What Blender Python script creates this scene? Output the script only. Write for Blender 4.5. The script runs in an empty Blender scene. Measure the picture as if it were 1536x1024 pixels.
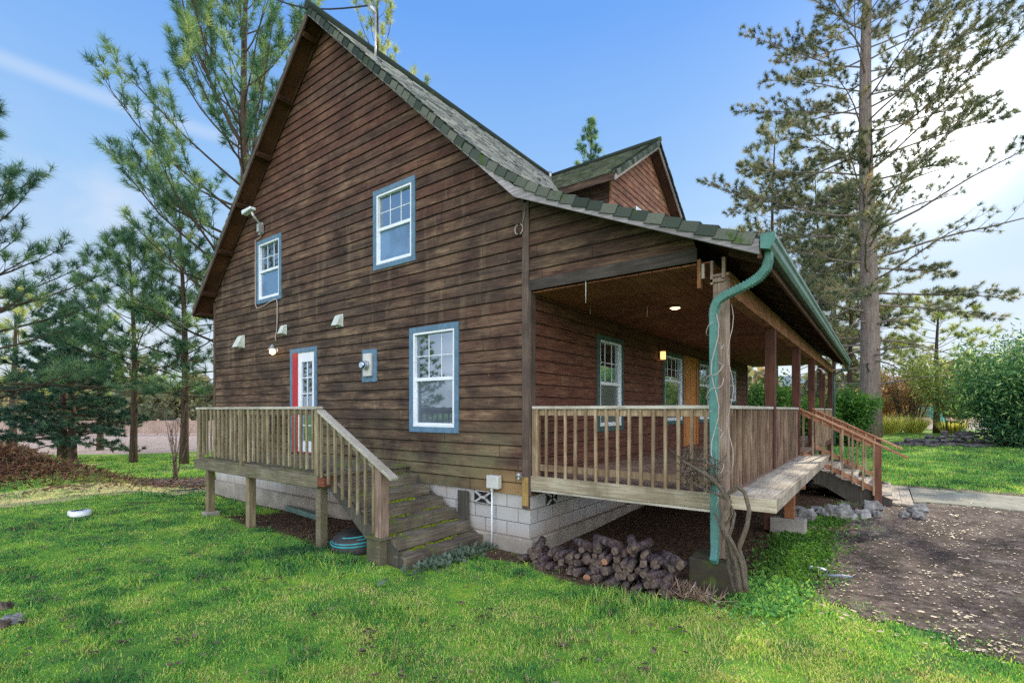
import bpy, math, random
import numpy as np
from mathutils import Vector, Matrix
random.seed(7)
RNG = np.random.default_rng(11)
scene = bpy.context.scene
col = scene.collection
R_ = math.radians

# ------------------------------------------------------------------ camera
YAW = R_(36.7)
F = (-math.sin(YAW), math.cos(YAW)); Rt = (math.cos(YAW), math.sin(YAW))
CX, CY, CZ = 3.905, -5.658, 1.99
cam = bpy.data.objects.new('camera', bpy.data.cameras.new('camera'))
col.objects.link(cam); scene.camera = cam
cam.location = (CX, CY, CZ); cam.rotation_euler = (math.pi/2, 0, YAW)
cam.data.sensor_width = 36; cam.data.lens = 742/1536*36
cam.data.shift_y = (615-512)/1536
cam.data.clip_start = 0.05; cam.data.clip_end = 6000

def W(d, l):
    """ground position d metres ahead of and l metres right of the camera's foot"""
    return (CX+F[0]*d+Rt[0]*l, CY+F[1]*d+Rt[1]*l)
def DL(x, y):
    return ((x-CX)*F[0]+(y-CY)*F[1], (x-CX)*Rt[0]+(y-CY)*Rt[1])

# ------------------------------------------------------------------ noise in numpy
def _h(ix, iy, s):
    n = (ix*374761393 + iy*668265263 + s*1442695041) & 0xffffffff
    n = ((n ^ (n >> 13))*1274126177) & 0xffffffff
    return ((n ^ (n >> 16)) & 0xffff)/65535.0
def vnoise(x, y, s=0):
    x = np.asarray(x, float); y = np.asarray(y, float)
    ix = np.floor(x).astype(np.int64); iy = np.floor(y).astype(np.int64)
    fx = x-ix; fy = y-iy; fx = fx*fx*(3-2*fx); fy = fy*fy*(3-2*fy)
    a = _h(ix, iy, s); b = _h(ix+1, iy, s); c = _h(ix, iy+1, s); d = _h(ix+1, iy+1, s)
    return (a*(1-fx)+b*fx)*(1-fy)+(c*(1-fx)+d*fx)*fy
def fbm(x, y, s=0, o=3):
    r = 0; a = .5; t = 0
    for i in range(o):
        r = r+a*vnoise(np.asarray(x)*2**i, np.asarray(y)*2**i, s+i*17); t += a; a *= .5
    return r/t
def sst(a, b, x):
    t = np.clip((np.asarray(x, float)-a)/(b-a), 0, 1); return t*t*(3-2*t)

# ------------------------------------------------------------------ terrain
def gz(x, y):
    x = np.asarray(x, float); y = np.asarray(y, float)
    d, l = DL(x, y)
    g = 0.20*sst(1.0, 6.5, y)*sst(-1.0, 1.0, x) + .35*sst(9, 32, y)*sst(-2, 3, x)
    g = g - 0.16*sst(-3, -6, x)*sst(-1.6, -.6, y)*(1-sst(2, 6, y))
    mound = 1.0*np.exp(-(((l+14.2)/2.3)**2 + ((d-13.2)/1.4)**2))
    mound += .07*np.exp(-(((l+8.6)/2.4)**2 + ((d-14.2)/.9)**2))
    g = g + mound*(.85+.3*fbm(x*1.7, y*1.7, 5))
    near = np.exp(-((x/14)**2+(y/14)**2))
    g = g + (fbm(x*.8, y*.8, 2)-.5)*.07*near + (fbm(x*.08, y*.08, 9)-.5)*.25*sst(12, 40, np.hypot(x, y))
    return g
def gzf(x, y): return float(gz(x, y))
def drive_mask(x, y):
    """>0 on the driveway: signed distance-like value"""
    d, l = DL(x, y)
    w = (fbm(np.asarray(x)*1.3, np.asarray(y)*1.3, 31)-.5)*1.1 + (fbm(np.asarray(x)*5, np.asarray(y)*5, 37)-.5)*.45
    a = x-(3.05+.0*y)                 # left edge beside the porch
    b = (d-4.5)*.6+(l-3.3)*.8               # near edge, runs across the frame
    c = 9.3-y+.02*x                          # far edge
    return np.minimum(np.minimum(a+w*.7, b+w*1.1), c+w*.15)

# ------------------------------------------------------------------ objects
def tag(o, label=None, cat=None, group=None, kind=None):
    if label: o['label'] = label
    if cat: o['category'] = cat
    if group: o['group'] = group
    if kind: o['kind'] = kind
    return o
def empty(name, loc, rz=0, **k):
    o = bpy.data.objects.new(name, None); col.objects.link(o)
    o.location = loc; o.rotation_euler = (0, 0, rz); o.empty_display_size = .2
    return tag(o, **k)
class MB:
    def __init__(s): s.v = []; s.f = []; s.m = []; s.sm = []
    def face(s, pts, m=0, smooth=False):
        b = len(s.v); s.v += [tuple(p) for p in pts]; s.f.append(tuple(range(b, b+len(pts)))); s.m.append(m); s.sm.append(smooth)
    def box(s, x0, y0, z0, x1, y1, z1, m=0, jit=0):
        if x0 > x1: x0, x1 = x1, x0
        if y0 > y1: y0, y1 = y1, y0
        if z0 > z1: z0, z1 = z1, z0
        b = len(s.v)
        for z in (z0, z1):
            for x, y in ((x0, y0), (x1, y0), (x1, y1), (x0, y1)):
                s.v.append((x+random.uniform(-jit, jit), y+random.uniform(-jit, jit), z+random.uniform(-jit, jit)))
        for q in ((0, 3, 2, 1), (4, 5, 6, 7), (0, 1, 5, 4), (1, 2, 6, 5), (2, 3, 7, 6), (3, 0, 4, 7)):
            s.f.append(tuple(b+i for i in q)); s.m.append(m); s.sm.append(False)
        return s
    def beam(s, p, q, w, h, up=(0, 0, 1), m=0):
        """box from p to q, w across, h along 'up'"""
        p = Vector(p); q = Vector(q); t = (q-p).normalized(); u = Vector(up)
        sd = t.cross(u).normalized(); u = sd.cross(t).normalized()
        b = len(s.v)
        for e in (p, q):
            for a, c in ((-1, -1), (1, -1), (1, 1), (-1, 1)):
                s.v.append(tuple(e+sd*(a*w/2)+u*(c*h/2)))
        for qd in ((0, 1, 2, 3), (7, 6, 5, 4), (0, 4, 5, 1), (1, 5, 6, 2), (2, 6, 7, 3), (3, 7, 4, 0)):
            s.f.append(tuple(b+i for i in qd)); s.m.append(m); s.sm.append(False)
        return s
    def prism(s, poly, ext, m=0):
        n = len(poly); b = len(s.v); e = Vector(ext)
        s.v += [tuple(p) for p in poly]+[tuple(Vector(p)+e) for p in poly]
        s.f.append(tuple(range(b, b+n))); s.m.append(m); s.sm.append(False)
        s.f.append(tuple(range(b+2*n-1, b+n-1, -1))); s.m.append(m); s.sm.append(False)
        for i in range(n):
            j = (i+1) % n
            s.f.append((b+i, b+n+i, b+n+j, b+j)); s.m.append(m); s.sm.append(False)
        return s
    def tube(s, pts, rad, n=6, m=0, cap=True, sq=None, smooth=True, rough=0):
        pts = [Vector(p) for p in pts]; k = len(pts)
        if not hasattr(rad, '__len__'): rad = [rad]*k
        b = len(s.v); ref = None
        for i, p in enumerate(pts):
            t = (pts[min(i+1, k-1)]-pts[max(i-1, 0)]).normalized()
            if ref is None:
                ref = Vector((0, 1, 0)) if abs(t.y) < .9 else Vector((1, 0, 0))
            sd = t.cross(ref).normalized(); ref = sd.cross(t).normalized()
            for j in range(n):
                a = 2*math.pi*(j+.5)/n; r = rad[i]
                if rough: r *= 1+random.uniform(-rough, rough)
                if sq: o = sd*(math.copysign(sq[0]/2, math.cos(a)))+ref*(math.copysign(sq[1]/2, math.sin(a)))
                else: o = sd*math.cos(a)*r+ref*math.sin(a)*r
                s.v.append(tuple(p+o))
        for i in range(k-1):
            for j in range(n):
                j2 = (j+1) % n
                s.f.append((b+i*n+j, b+i*n+j2, b+(i+1)*n+j2, b+(i+1)*n+j)); s.m.append(m); s.sm.append(smooth)
        if cap:
            s.f.append(tuple(b+j for j in range(n))[::-1]); s.m.append(m if cap is True else cap); s.sm.append(False)
            s.f.append(tuple(b+(k-1)*n+j for j in range(n))); s.m.append(m if cap is True else cap); s.sm.append(False)
        return s
    def blob(s, c, r, m=0, seed=0, rough=.25, nu=9, nv=6, flat=None):
        rr = random.Random(seed); b = len(s.v); c = Vector(c)
        ph = [rr.uniform(0, 6.28) for _ in range(6)]
        for i in range(nv+1):
            th = math.pi*i/nv
            for j in range(nu):
                a = 2*math.pi*j/nu
                k = 1+rough*(math.sin(2*a+ph[0])*math.sin(th+ph[1])*.5+math.sin(3*a+2*th+ph[2])*.35)+rough*rr.uniform(-.35, .35)
                if i in (0, nv): k = .8
                s.v.append((c.x+r[0]*k*math.sin(th)*math.cos(a), c.y+r[1]*k*math.sin(th)*math.sin(a), c.z+r[2]*k*math.cos(th)))
        for i in range(nv):
            for j in range(nu):
                j2 = (j+1) % nu
                s.f.append((b+i*nu+j, b+(i+1)*nu+j, b+(i+1)*nu+j2, b+i*nu+j2)); s.m.append(m); s.sm.append(False)
        return s
    def build(s, name, mats, parent=None, bevel=0, **k):
        me = bpy.data.meshes.new(name); me.from_pydata(s.v, [], s.f)
        if not isinstance(mats, (list, tuple)): mats = [mats]
        for m in mats: me.materials.append(m)
        me.polygons.foreach_set('material_index', s.m); me.polygons.foreach_set('use_smooth', s.sm)
        me.update()
        o = bpy.data.objects.new(name, me); col.objects.link(o)
        if parent: o.parent = parent
        if bevel:
            md = o.modifiers.new('bevel', 'BEVEL'); md.width = bevel; md.segments = 1; md.limit_method = 'ANGLE'
        return tag(o, **k)
def soup(name, V, n, mat, parent=None, tint=None, loc=None, **k):
    """mesh of separate n-gons: V is (N*n, 3)"""
    V = np.ascontiguousarray(V, dtype=np.float32); nv = len(V); nf = nv//n
    me = bpy.data.meshes.new(name)
    me.vertices.add(nv); me.vertices.foreach_set('co', V.ravel())
    me.loops.add(nv); me.loops.foreach_set('vertex_index', np.arange(nv, dtype=np.int32))
    me.polygons.add(nf); me.polygons.foreach_set('loop_start', np.arange(0, nv, n, dtype=np.int32))
    me.update(calc_edges=True)
    if tint is not None:
        a = me.attributes.new('tint', 'FLOAT', 'POINT'); a.data.foreach_set('value', np.ascontiguousarray(tint, dtype=np.float32))
    me.materials.append(mat)
    o = bpy.data.objects.new(name, me); col.objects.link(o)
    if parent: o.parent = parent
    if loc: o.location = loc
    return tag(o, **k)

# ------------------------------------------------------------------ materials
class NT:
    def __init__(s, name):
        s.mat = bpy.data.materials.new(name); s.mat.use_nodes = True; s.t = s.mat.node_tree
        s.t.nodes.clear(); s.out = s.n('ShaderNodeOutputMaterial')
    def n(s, typ, **k):
        nd = s.t.nodes.new(typ)
        for a, b in k.items(): setattr(nd, a, b)
        return nd
    def set(s, sock, v):
        if isinstance(v, bpy.types.NodeSocket): s.t.links.new(v, sock)
        elif isinstance(v, (tuple, list)) and len(v) == 3 and sock.type == 'RGBA': sock.default_value = (*v, 1)
        else: sock.default_value = v
    def coord(s, kind='Object'): return s.n('ShaderNodeTexCoord').outputs[kind]
    def mapping(s, v, scale=(1, 1, 1), loc=(0, 0, 0), rot=(0, 0, 0)):
        m = s.n('ShaderNodeMapping'); s.set(m.inputs['Vector'], v); m.inputs['Scale'].default_value = scale
        m.inputs['Location'].default_value = loc; m.inputs['Rotation'].default_value = rot; return m.outputs[0]
    def noise(s, v, scale=5, detail=3, rough=.55, dist=0):
        m = s.n('ShaderNodeTexNoise'); s.set(m.inputs['Vector'], v); m.inputs['Scale'].default_value = scale
        m.inputs['Detail'].default_value = detail; m.inputs['Roughness'].default_value = rough; m.inputs['Distortion'].default_value = dist
        return m.outputs['Fac']
    def vor(s, v, scale=5, out='Color', feat='F1'):
        m = s.n('ShaderNodeTexVoronoi'); m.feature = feat; s.set(m.inputs['Vector'], v); m.inputs['Scale'].default_value = scale
        return m.outputs[out]
    def math(s, op, a, b=0, c=0):
        m = s.n('ShaderNodeMath'); m.operation = op
        s.set(m.inputs[0], a); s.set(m.inputs[1], b); s.set(m.inputs[2], c); return m.outputs[0]
    def step(s, a, lo, hi, x0=0., x1=1.):
        m = s.n('ShaderNodeMapRange'); m.interpolation_type = 'SMOOTHSTEP'; s.set(m.inputs[0], a)
        m.inputs[1].default_value = lo; m.inputs[2].default_value = hi; m.inputs[3].default_value = x0; m.inputs[4].default_value = x1
        return m.outputs[0]
    def ramp(s, f, stops):
        r = s.n('ShaderNodeValToRGB'); s.set(r.inputs[0], f); e = r.color_ramp.elements
        while len(e) > 1: e.remove(e[-1])
        e[0].position = stops[0][0]; e[0].color = (*stops[0][1], 1)
        for p, c in stops[1:]:
            q = e.new(p); q.color = (*c, 1)
        return r.outputs[0]
    def mix(s, f, a, b, mode='MIX'):
        m = s.n('ShaderNodeMix'); m.data_type = 'RGBA'; m.blend_type = mode
        s.set(m.inputs[0], f); s.set(m.inputs[6], a); s.set(m.inputs[7], b); return m.outputs[2]
    def sep(s, v):
        m = s.n('ShaderNodeSeparateXYZ'); s.set(m.inputs[0], v); return m.outputs
    def comb(s, x, y, z):
        m = s.n('ShaderNodeCombineXYZ'); s.set(m.inputs[0], x); s.set(m.inputs[1], y); s.set(m.inputs[2], z); return m.outputs[0]
    def white(s, v):
        m = s.n('ShaderNodeTexWhiteNoise'); m.noise_dimensions = '3D'; s.set(m.inputs['Vector'], v); return m.outputs['Value']
    def attr(s, name):
        a = s.n('ShaderNodeAttribute'); a.attribute_name = name; return a.outputs['Fac']
    def bump(s, h, strength=.3, dist=.01):
        b = s.n('ShaderNodeBump'); s.set(b.inputs['Height'], h); b.inputs['Strength'].default_value = strength; b.inputs['Distance'].default_value = dist
        return b.outputs[0]
    def done(s, color, rough=.8, bump=None, spec=.3, metal=0, emit=None, estr=0, coat=0):
        p = s.n('ShaderNodeBsdfPrincipled'); s.set(p.inputs['Base Color'], color); s.set(p.inputs['Roughness'], rough)
        p.inputs['Specular IOR Level'].default_value = spec; p.inputs['Metallic'].default_value = metal
        if bump is not None: s.set(p.inputs['Normal'], bump)
        if emit: p.inputs['Emission Color'].default_value = (*emit, 1); p.inputs['Emission Strength'].default_value = estr
        s.t.links.new(p.outputs[0], s.out.inputs[0]); return s.mat
    def leafy(s, color, trans=.35, rough=.6, tcol=None):
        d = s.n('ShaderNodeBsdfPrincipled'); s.set(d.inputs['Base Color'], color); d.inputs['Roughness'].default_value = rough
        d.inputs['Specular IOR Level'].default_value = .25
        t = s.n('ShaderNodeBsdfTranslucent'); s.set(t.inputs['Color'], tcol if tcol is not None else color)
        m = s.n('ShaderNodeMixShader'); m.inputs[0].default_value = trans
        s.t.links.new(d.outputs[0], m.inputs[1]); s.t.links.new(t.outputs[0], m.inputs[2]); s.t.links.new(m.outputs[0], s.out.inputs[0])
        return s.mat
E_SID = .1735; Z_SID = .80
def wood(name, dark, mid, light, axis='x', moss=0, rough=.8, sc=1.0, rv=.35):
    t = NT(name); c = t.coord()
    rnd = t.n('ShaderNodeObjectInfo').outputs['Random']
    off = t.comb(t.math('MULTIPLY', rnd, 37), t.math('MULTIPLY', rnd, 91), 0)
    va = t.n('ShaderNodeVectorMath'); va.operation = 'ADD'; t.set(va.inputs[0], c); t.set(va.inputs[1], off); c2 = va.outputs[0]
    s = {'x': (1.2, 22, 22), 'y': (22, 1.2, 22), 'z': (22, 22, 1.2)}[axis]
    g = t.noise(t.mapping(c2, s), 2.2*sc, 5, .65, .4)
    big = t.noise(c2, 1.8, 3)
    pat = t.noise(t.mapping(c2, tuple(.25 if q < 5 else .12 for q in s)), 9, 4, .6)
    f = t.math('ADD', t.math('MULTIPLY', g, .6), t.math('MULTIPLY', big, .4))
    k = t.ramp(f, [(.32, dark), (.5, mid), (.66, light)])
    k = t.mix(t.step(pat, .5, .72, 0, .65), k, dark)
    k = t.mix(t.math('MULTIPLY', rnd, rv), k, dark)
    if moss:
        mz = t.step(t.noise(c, 3.5, 5, .7), .52-.2*moss, .68)
        nz = t.sep(t.n('ShaderNodeNewGeometry').outputs['Normal'])[2]
        mz = t.math('MULTIPLY', mz, t.step(nz, .3, .9, .18, 1))
        k = t.mix(mz, k, (.13, .19, .015))
    return t.done(k, rough, t.bump(g, .5, .004))
def plain(name, c, rough=.6, var=.15, sc=6, spec=.4, metal=0, bump=0, coat=0):
    t = NT(name); n = t.noise(t.coord(), sc, 5, .6)
    k = t.mix(t.step(n, .35, .7), tuple(q*(1-var) for q in c), tuple(min(1, q*(1+var)) for q in c))
    return t.done(k, rough, t.bump(n, bump, .01) if bump else None, spec, metal)
def siding_mat(name, red=0.0, dark=1.0, gable=False):
    t = NT(name); c = t.coord(); x, y, z = t.sep(c)
    u = t.math('ADD', x, y)
    cr = t.math('FLOOR', t.math('DIVIDE', t.math('SUBTRACT', z, Z_SID-.002), E_SID))
    off = t.math('MULTIPLY', t.white(t.comb(cr, 3.3, 0)), 7)
    seg = t.math('FLOOR', t.math('DIVIDE', t.math('ADD', u, off), 2.6))
    w = t.white(t.comb(cr, seg, 1.7)); w2 = t.white(t.comb(cr, seg, 9.1))
    g = t.noise(t.comb(t.math('MULTIPLY', u, 2.2), t.math('MULTIPLY', cr, 5.7), t.math('MULTIPLY', z, 60)), 1.8, 5, .6, .3)
    blot = t.noise(t.comb(t.math('MULTIPLY', u, .55), t.math('MULTIPLY', cr, 3.1), t.math('MULTIPLY', z, 5)), 2.1, 6, .62)
    cloud = t.noise(t.comb(u, 0, t.math('MULTIPLY', z, 1.5)), 1.5, 6, .68)
    base = t.ramp(t.math('ADD', t.math('MULTIPLY', g, .30), t.math('ADD', t.math('MULTIPLY', blot, .38), t.math('MULTIPLY', cloud, .32))),
                  [(.41, (.018*dark, .013*dark, .012*dark)), (.485, (.074*dark, .050*dark, .037*dark)), (.55, (.165*dark, .110*dark, .071*dark)), (.64, (.37*dark, .27*dark, .175*dark))])
    base = t.mix(t.math('MULTIPLY', w, .45), base, (.046*dark, .032*dark, .025*dark))
    cool = t.step(t.noise(t.comb(t.math('MULTIPLY', u, .9), t.math('MULTIPLY', cr, 2.3), 0), .8, 3), .48, .66)
    base = t.mix(t.math('MULTIPLY', cool, .3), base, (.075*dark, .062*dark, .056*dark))
    # reddish, less weathered boards
    big = t.noise(c, .32, 3, .5)
    if gable:
        rr = t.math('ADD', t.math('ADD', t.step(z, 3.5, 8.0, .05, .85), t.step(x, -3.5, 0, 0, .3)), t.math('MULTIPLY', t.math('SUBTRACT', big, .5), 1.1))
        rr = t.math('MULTIPLY', t.math('MAXIMUM', rr, 0), t.math('ADD', .35, t.math('MULTIPLY', w2, .7)))
    else:
        rr = t.math('ADD', red, t.math('MULTIPLY', w2, .25))
    cw_ = .5 if gable else .2
    redc = t.ramp(t.math('ADD', t.math('MULTIPLY', g, 1-cw_), t.math('MULTIPLY', cloud, cw_)), [(.36, (.040*dark, .015*dark, .012*dark)), (.50, (.125*dark, .045*dark, .030*dark)), (.64, (.25*dark, .11*dark, .07*dark))])
    rr = t.math('MINIMUM', rr, .6 if gable else .85)
    base = t.mix(rr, base, redc)
    if gable:
        # bleached tan strip in the middle, grey-green algae near the ground
        tan = t.math('MULTIPLY', t.step(t.noise(t.comb(t.math('MULTIPLY', u, 3.2), 0, t.math('MULTIPLY', z, .55)), 1.3, 4, .6), .53, .68), t.math('MULTIPLY', t.step(z, 2.0, 3.6), t.step(z, 7.4, 5.2)))
        base = t.mix(t.math('MULTIPLY', tan, .22), base, (.30, .22, .145))
        gr = t.math('MULTIPLY', t.step(z, 2.1, 1.0), t.step(t.noise(c, 1.1, 3), .38, .6))
        base = t.mix(t.math('MULTIPLY', gr, .55), base, (.20, .20, .105))
        orr = t.math('MULTIPLY', t.step(z, 1.3, .9), t.step(x, -1.4, -.3))
        base = t.mix(t.math('MULTIPLY', orr, .6), base, (.34, .20, .085))
        # old paint and nail spots
        sp = t.vor(t.comb(t.math('MULTIPLY', u, 1.5), 0, t.math('MULTIPLY', z, 3.0)), 3.2, 'Distance')
        sp = t.math('MULTIPLY', t.step(sp, .11, .05), t.step(t.noise(c, .9, 2), .48, .6))
        base = t.mix(t.math('MULTIPLY', sp, .5), base, (.42, .30, .19))
        nu = t.math('ABSOLUTE', t.math('SUBTRACT', t.math('FRACT', t.math('DIVIDE', u, .406)), .5)); nz = t.math('ABSOLUTE', t.math('SUBTRACT', t.math('FRACT', t.math('DIVIDE', t.math('SUBTRACT', z, Z_SID), E_SID)), .22))
        base = t.mix(t.math('MULTIPLY', t.math('LESS_THAN', nu, .014), t.math('LESS_THAN', nz, .035)), base, (.015, .01, .01))
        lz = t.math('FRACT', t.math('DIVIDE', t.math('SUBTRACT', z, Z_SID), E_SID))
        base = t.mix(t.step(lz, .84, .95, 0, .9), base, (.014, .007, .006))  # shade under each lap painted as a dark band
    lz2 = t.math('FRACT', t.math('DIVIDE', t.math('SUBTRACT', z, Z_SID), E_SID)); base = t.mix(t.step(lz2, .86, .97, 0, .0 if gable else .75), base, (.012, .006, .005))  # same painted lap shade for the other walls
    # butt joint
    fr = t.math('FRACT', t.math('DIVIDE', t.math('ADD', u, off), 2.6))
    base = t.mix(t.math('LESS_THAN', fr, .0035), base, (.015, .01, .008))
    return t.done(base, .82, t.bump(g, .5, .004), spec=.25)

M = {}
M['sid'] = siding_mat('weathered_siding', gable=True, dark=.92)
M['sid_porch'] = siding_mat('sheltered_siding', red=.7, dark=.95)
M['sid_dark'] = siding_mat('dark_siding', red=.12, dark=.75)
M['sid_lit'] = siding_mat('sunlit_dormer_siding', red=.5, dark=2.2)  # siding copy brightened to stand for grazing sun on the dormer front
M['corner'] = wood('corner_board_wood', (0.043, 0.030, 0.027), (0.104, 0.073, 0.061), (0.183, 0.134, 0.110), 'z')
M['soffit'] = wood('soffit_wood', (.03, .013, .008), (.09, .036, .018), (.20, .085, .04), 'x')
M['soffit_d'] = wood('soffit_wood_dark', (.03, .014, .009), (.07, .03, .017), (.13, .06, .034), 'z')
M['rake'] = wood('weathered_rake_board', (.13, .115, .13), (.30, .275, .30), (.50, .47, .50), 'x')
M['deck'] = wood('grey_deck_wood', (0.159, 0.128, 0.091), (0.366, 0.305, 0.226), (0.610, 0.537, 0.427), 'x')
M['deck_y'] = wood('grey_deck_wood_long', (.13, .10, .075), (.40, .34, .27), (.70, .64, .54), 'y')
M['bal'] = wood('baluster_wood', (0.122, 0.079, 0.049), (0.342, 0.244, 0.152), (0.610, 0.512, 0.378), 'z', rv=.6)
M['bal_g'] = wood('greenish_baluster_wood', (0.110, 0.085, 0.051), (0.293, 0.244, 0.152), (0.537, 0.476, 0.342), 'z', rv=.6)
M['rail'] = wood('weathered_rail_wood', (0.244, 0.220, 0.177), (0.439, 0.409, 0.348), (0.634, 0.610, 0.549), 'x')
M['railr'] = wood('redwood_rail', (0.195, 0.079, 0.043), (0.439, 0.207, 0.116), (0.708, 0.415, 0.268), 'x')
M['post'] = wood('dark_post_wood', (0.043, 0.018, 0.015), (0.104, 0.041, 0.029), (0.183, 0.079, 0.055), 'z')
M['post_w'] = wood('weathered_post_wood', (.10, .065, .05), (.27, .19, .15), (.50, .39, .33), 'z')
M['bal_s'] = wood('brown_baluster_wood', (.07, .043, .03), (.22, .145, .10), (.44, .33, .245), 'z', rv=.5)
M['deck_old'] = wood('mossy_old_wood', (0.061, 0.055, 0.037), (0.159, 0.140, 0.098), (0.293, 0.268, 0.195), 'x', moss=.15)
M['step'] = wood('mossy_step_wood', (0.055, 0.046, 0.037), (0.146, 0.122, 0.095), (0.305, 0.268, 0.220), 'y', moss=.12)
M['moss'] = plain('bright_moss', (.16, .21, .012), .95, .5, 30, .1, bump=.8)
M['stepdark'] = wood('old_stringer_wood', (.03, .028, .025), (.08, .075, .06), (.16, .15, .12), 'z')
M['beam'] = wood('porch_beam_wood', (.10, .038, .018), (.26, .11, .052), (.42, .21, .11), 'y')
M['ceil'] = wood('porch_ceiling_wood', (.10, .034, .018), (.27, .10, .052), (.48, .22, .12), 'y')
M['doorwood'] = wood('stained_door_wood', (.28, .10, .03), (.48, .20, .06), (.62, .30, .11), 'z', rough=.45)
M['casing'] = plain('blue_grey_paint', (.10, .19, .29), .6, .16, 9)
M['casing_g'] = plain('blue_green_paint', (.05, .105, .105), .6, .16, 9)
M['white'] = plain('white_vinyl', (.74, .79, .87), .4, .05, 3)
M['redp'] = plain('red_door_paint', (.42, .025, .035), .45, .1, 5)
def dirty_paint(name, c):
    t = NT(name); co = t.coord(); n = t.noise(co, 4, 6, .7); st = t.noise(t.mapping(co, (30, 30, 1.5)), 1.2, 4, .6)
    k = t.mix(t.step(n, .35, .7), tuple(q*.8 for q in c), tuple(q*1.25 for q in c)); k = t.mix(t.step(st, .5, .75, 0, .5), k, (.20, .25, .23)); k = t.mix(t.step(n, .60, .72, 0, .5), k, (.09, .10, .07))
    return t.done(k, .55, t.bump(n, .3, .004), .35)
M['teal'] = dirty_paint('teal_gutter_paint', (.075, .215, .195))
M['gutter'] = plain('dull_green_gutter_paint', (.085, .15, .13), .42, .22, 5, .5)
M['metal'] = plain('grey_metal', (.45, .46, .47), .4, .15, 12, .5, .6)
M['pvc'] = plain('grey_plastic', (.55, .56, .55), .5, .08, 5)
M['black'] = plain('dark_interior', (.012, .012, .014), .9, .1)
M['ventw'] = plain('vent_hood_plastic', (.55, .60, .56), .5, .08)
M['cable'] = plain('pale_cable', (.42, .34, .33), .6, .1)
M['cabled'] = plain('black_cable', (.02, .02, .022), .6, .1)
def concrete(name, c, moss=0):
    t = NT(name); co = t.coord(); n = t.noise(co, 3, 6, .65); n2 = t.noise(co, 40, 3)
    k = t.mix(t.step(n, .3, .7), tuple(q*.62 for q in c), c)
    k = t.mix(t.step(n2, .55, .75, 0, .3), k, tuple(q*.5 for q in c))
    if moss: k = t.mix(t.step(t.noise(co, 5, 4), .62-moss*.2, .72), k, (.07, .10, .02))
    return t.done(k, .9, t.bump(t.math('ADD', n, t.math('MULTIPLY', n2, .4)), .6, .01), .2)
M['conc'] = concrete('concrete', (.36, .33, .29))
M['conc_m'] = concrete('mossy_concrete', (.065, .055, .042), .8)
M['cinder'] = concrete('concrete_block', (.33, .31, .285))
def block_mat():
    t = NT('painted_block_wall'); c = t.coord(); x, y, z = t.sep(c)
    u = t.math('ADD', x, y)
    b = t.n('ShaderNodeTexBrick'); t.set(b.inputs['Vector'], t.comb(u, t.math('SUBTRACT', z, .80), 0))
    b.inputs['Scale'].default_value = 1; b.inputs['Brick Width'].default_value = .40; b.inputs['Row Height'].default_value = .2
    b.inputs['Mortar Size'].default_value = .006; b.inputs['Mortar Smooth'].default_value = .3
    b.inputs['Color1'].default_value = (.47, .47, .48, 1); b.inputs['Color2'].default_value = (.40, .40, .41, 1); b.inputs['Mortar'].default_value = (.13, .12, .115, 1)
    n = t.noise(c, 1.6, 5, .6); n2 = t.noise(c, 30, 3)
    k = t.mix(t.step(n, .42, .75, 0, .6), b.outputs['Color'], (.36, .31, .25))
    k = t.mix(t.step(z, .42, .12, 0, .62), k, (.30, .24, .19))
    h = t.math('ADD', t.math('MULTIPLY', b.outputs['Fac'], -1), t.math('MULTIPLY', n2, .25))
    return t.done(k, .85, t.bump(h, .7, .008), .2)
M['block'] = block_mat()
def shingle_mat(name, cols, moss=.0, ax=True):
    t = NT(name); tn = t.attr('tint'); c = t.coord()
    k = t.ramp(tn, cols)
    n = t.noise(c, 60, 3, .7)
    k = t.mix(t.step(n, .4, .75, 0, .35), k, tuple(q*.5 for q in cols[1][1]))
    if moss: k = t.mix(t.step(t.noise(c, 4, 5, .7), .62-moss*.22, .7-moss*.1), k, (.055, .10, .022))
    return t.done(k, .9, t.bump(n, .5, .006), .2)
M['shingle'] = shingle_mat('speckled_shingles', [(0, (.10, .11, .115)), (.3, (.34, .345, .32)), (.55, (.68, .63, .52)), (1, (.92, .84, .70))], 0)
M['shingle_g'] = shingle_mat('mossy_shingles', [(0, (.04, .05, .04)), (.5, (.13, .14, .09)), (1, (.28, .28, .19))], .5)
M['rtile'] = shingle_mat('mossy_rake_tiles', [(0, (.028, .040, .036)), (.5, (.07, .086, .074)), (1, (.16, .168, .14))], .18)
def glass(name, dark, refl=.45, rough=.02):
    t = NT(name); d = t.n('ShaderNodeBsdfDiffuse'); n = t.noise(t.coord(), 1.5, 3)
    t.set(d.inputs['Color'], t.mix(t.step(n, .35, .65), tuple(q*.6 for q in dark), dark))
    g = t.n('ShaderNodeBsdfGlossy'); g.inputs['Roughness'].default_value = rough; g.inputs['Color'].default_value = (.72, .86, 1, 1)
    t.set(g.inputs['Normal'], t.bump(t.noise(t.coord(), .9, 1), .08, .05))
    lw = t.n('ShaderNodeLayerWeight'); lw.inputs[0].default_value = .35
    m = t.n('ShaderNodeMixShader'); t.set(m.inputs[0], t.math('ADD', refl, t.math('MULTIPLY', lw.outputs['Fresnel'], .4)))
    t.t.links.new(d.outputs[0], m.inputs[1]); t.t.links.new(g.outputs[0], m.inputs[2]); t.t.links.new(m.outputs[0], t.out.inputs[0]); return t.mat
M['glass'] = glass('window_glass', (.025, .03, .035), .40)
M['glass_p'] = glass('porch_glass', (.05, .045, .035), .50)
M['glass_l'] = glass('curtained_glass', (.13, .16, .21), .22)
M['screen'] = glass('insect_screen', (.13, .24, .42), .10, .25)
M['screen_d'] = glass('dark_insect_screen', (.16, .17, .17), .15, .2)
def lamp_mat(name, c, s):
    t = NT(name); return t.done(c, .5, emit=c, estr=s)
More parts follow.
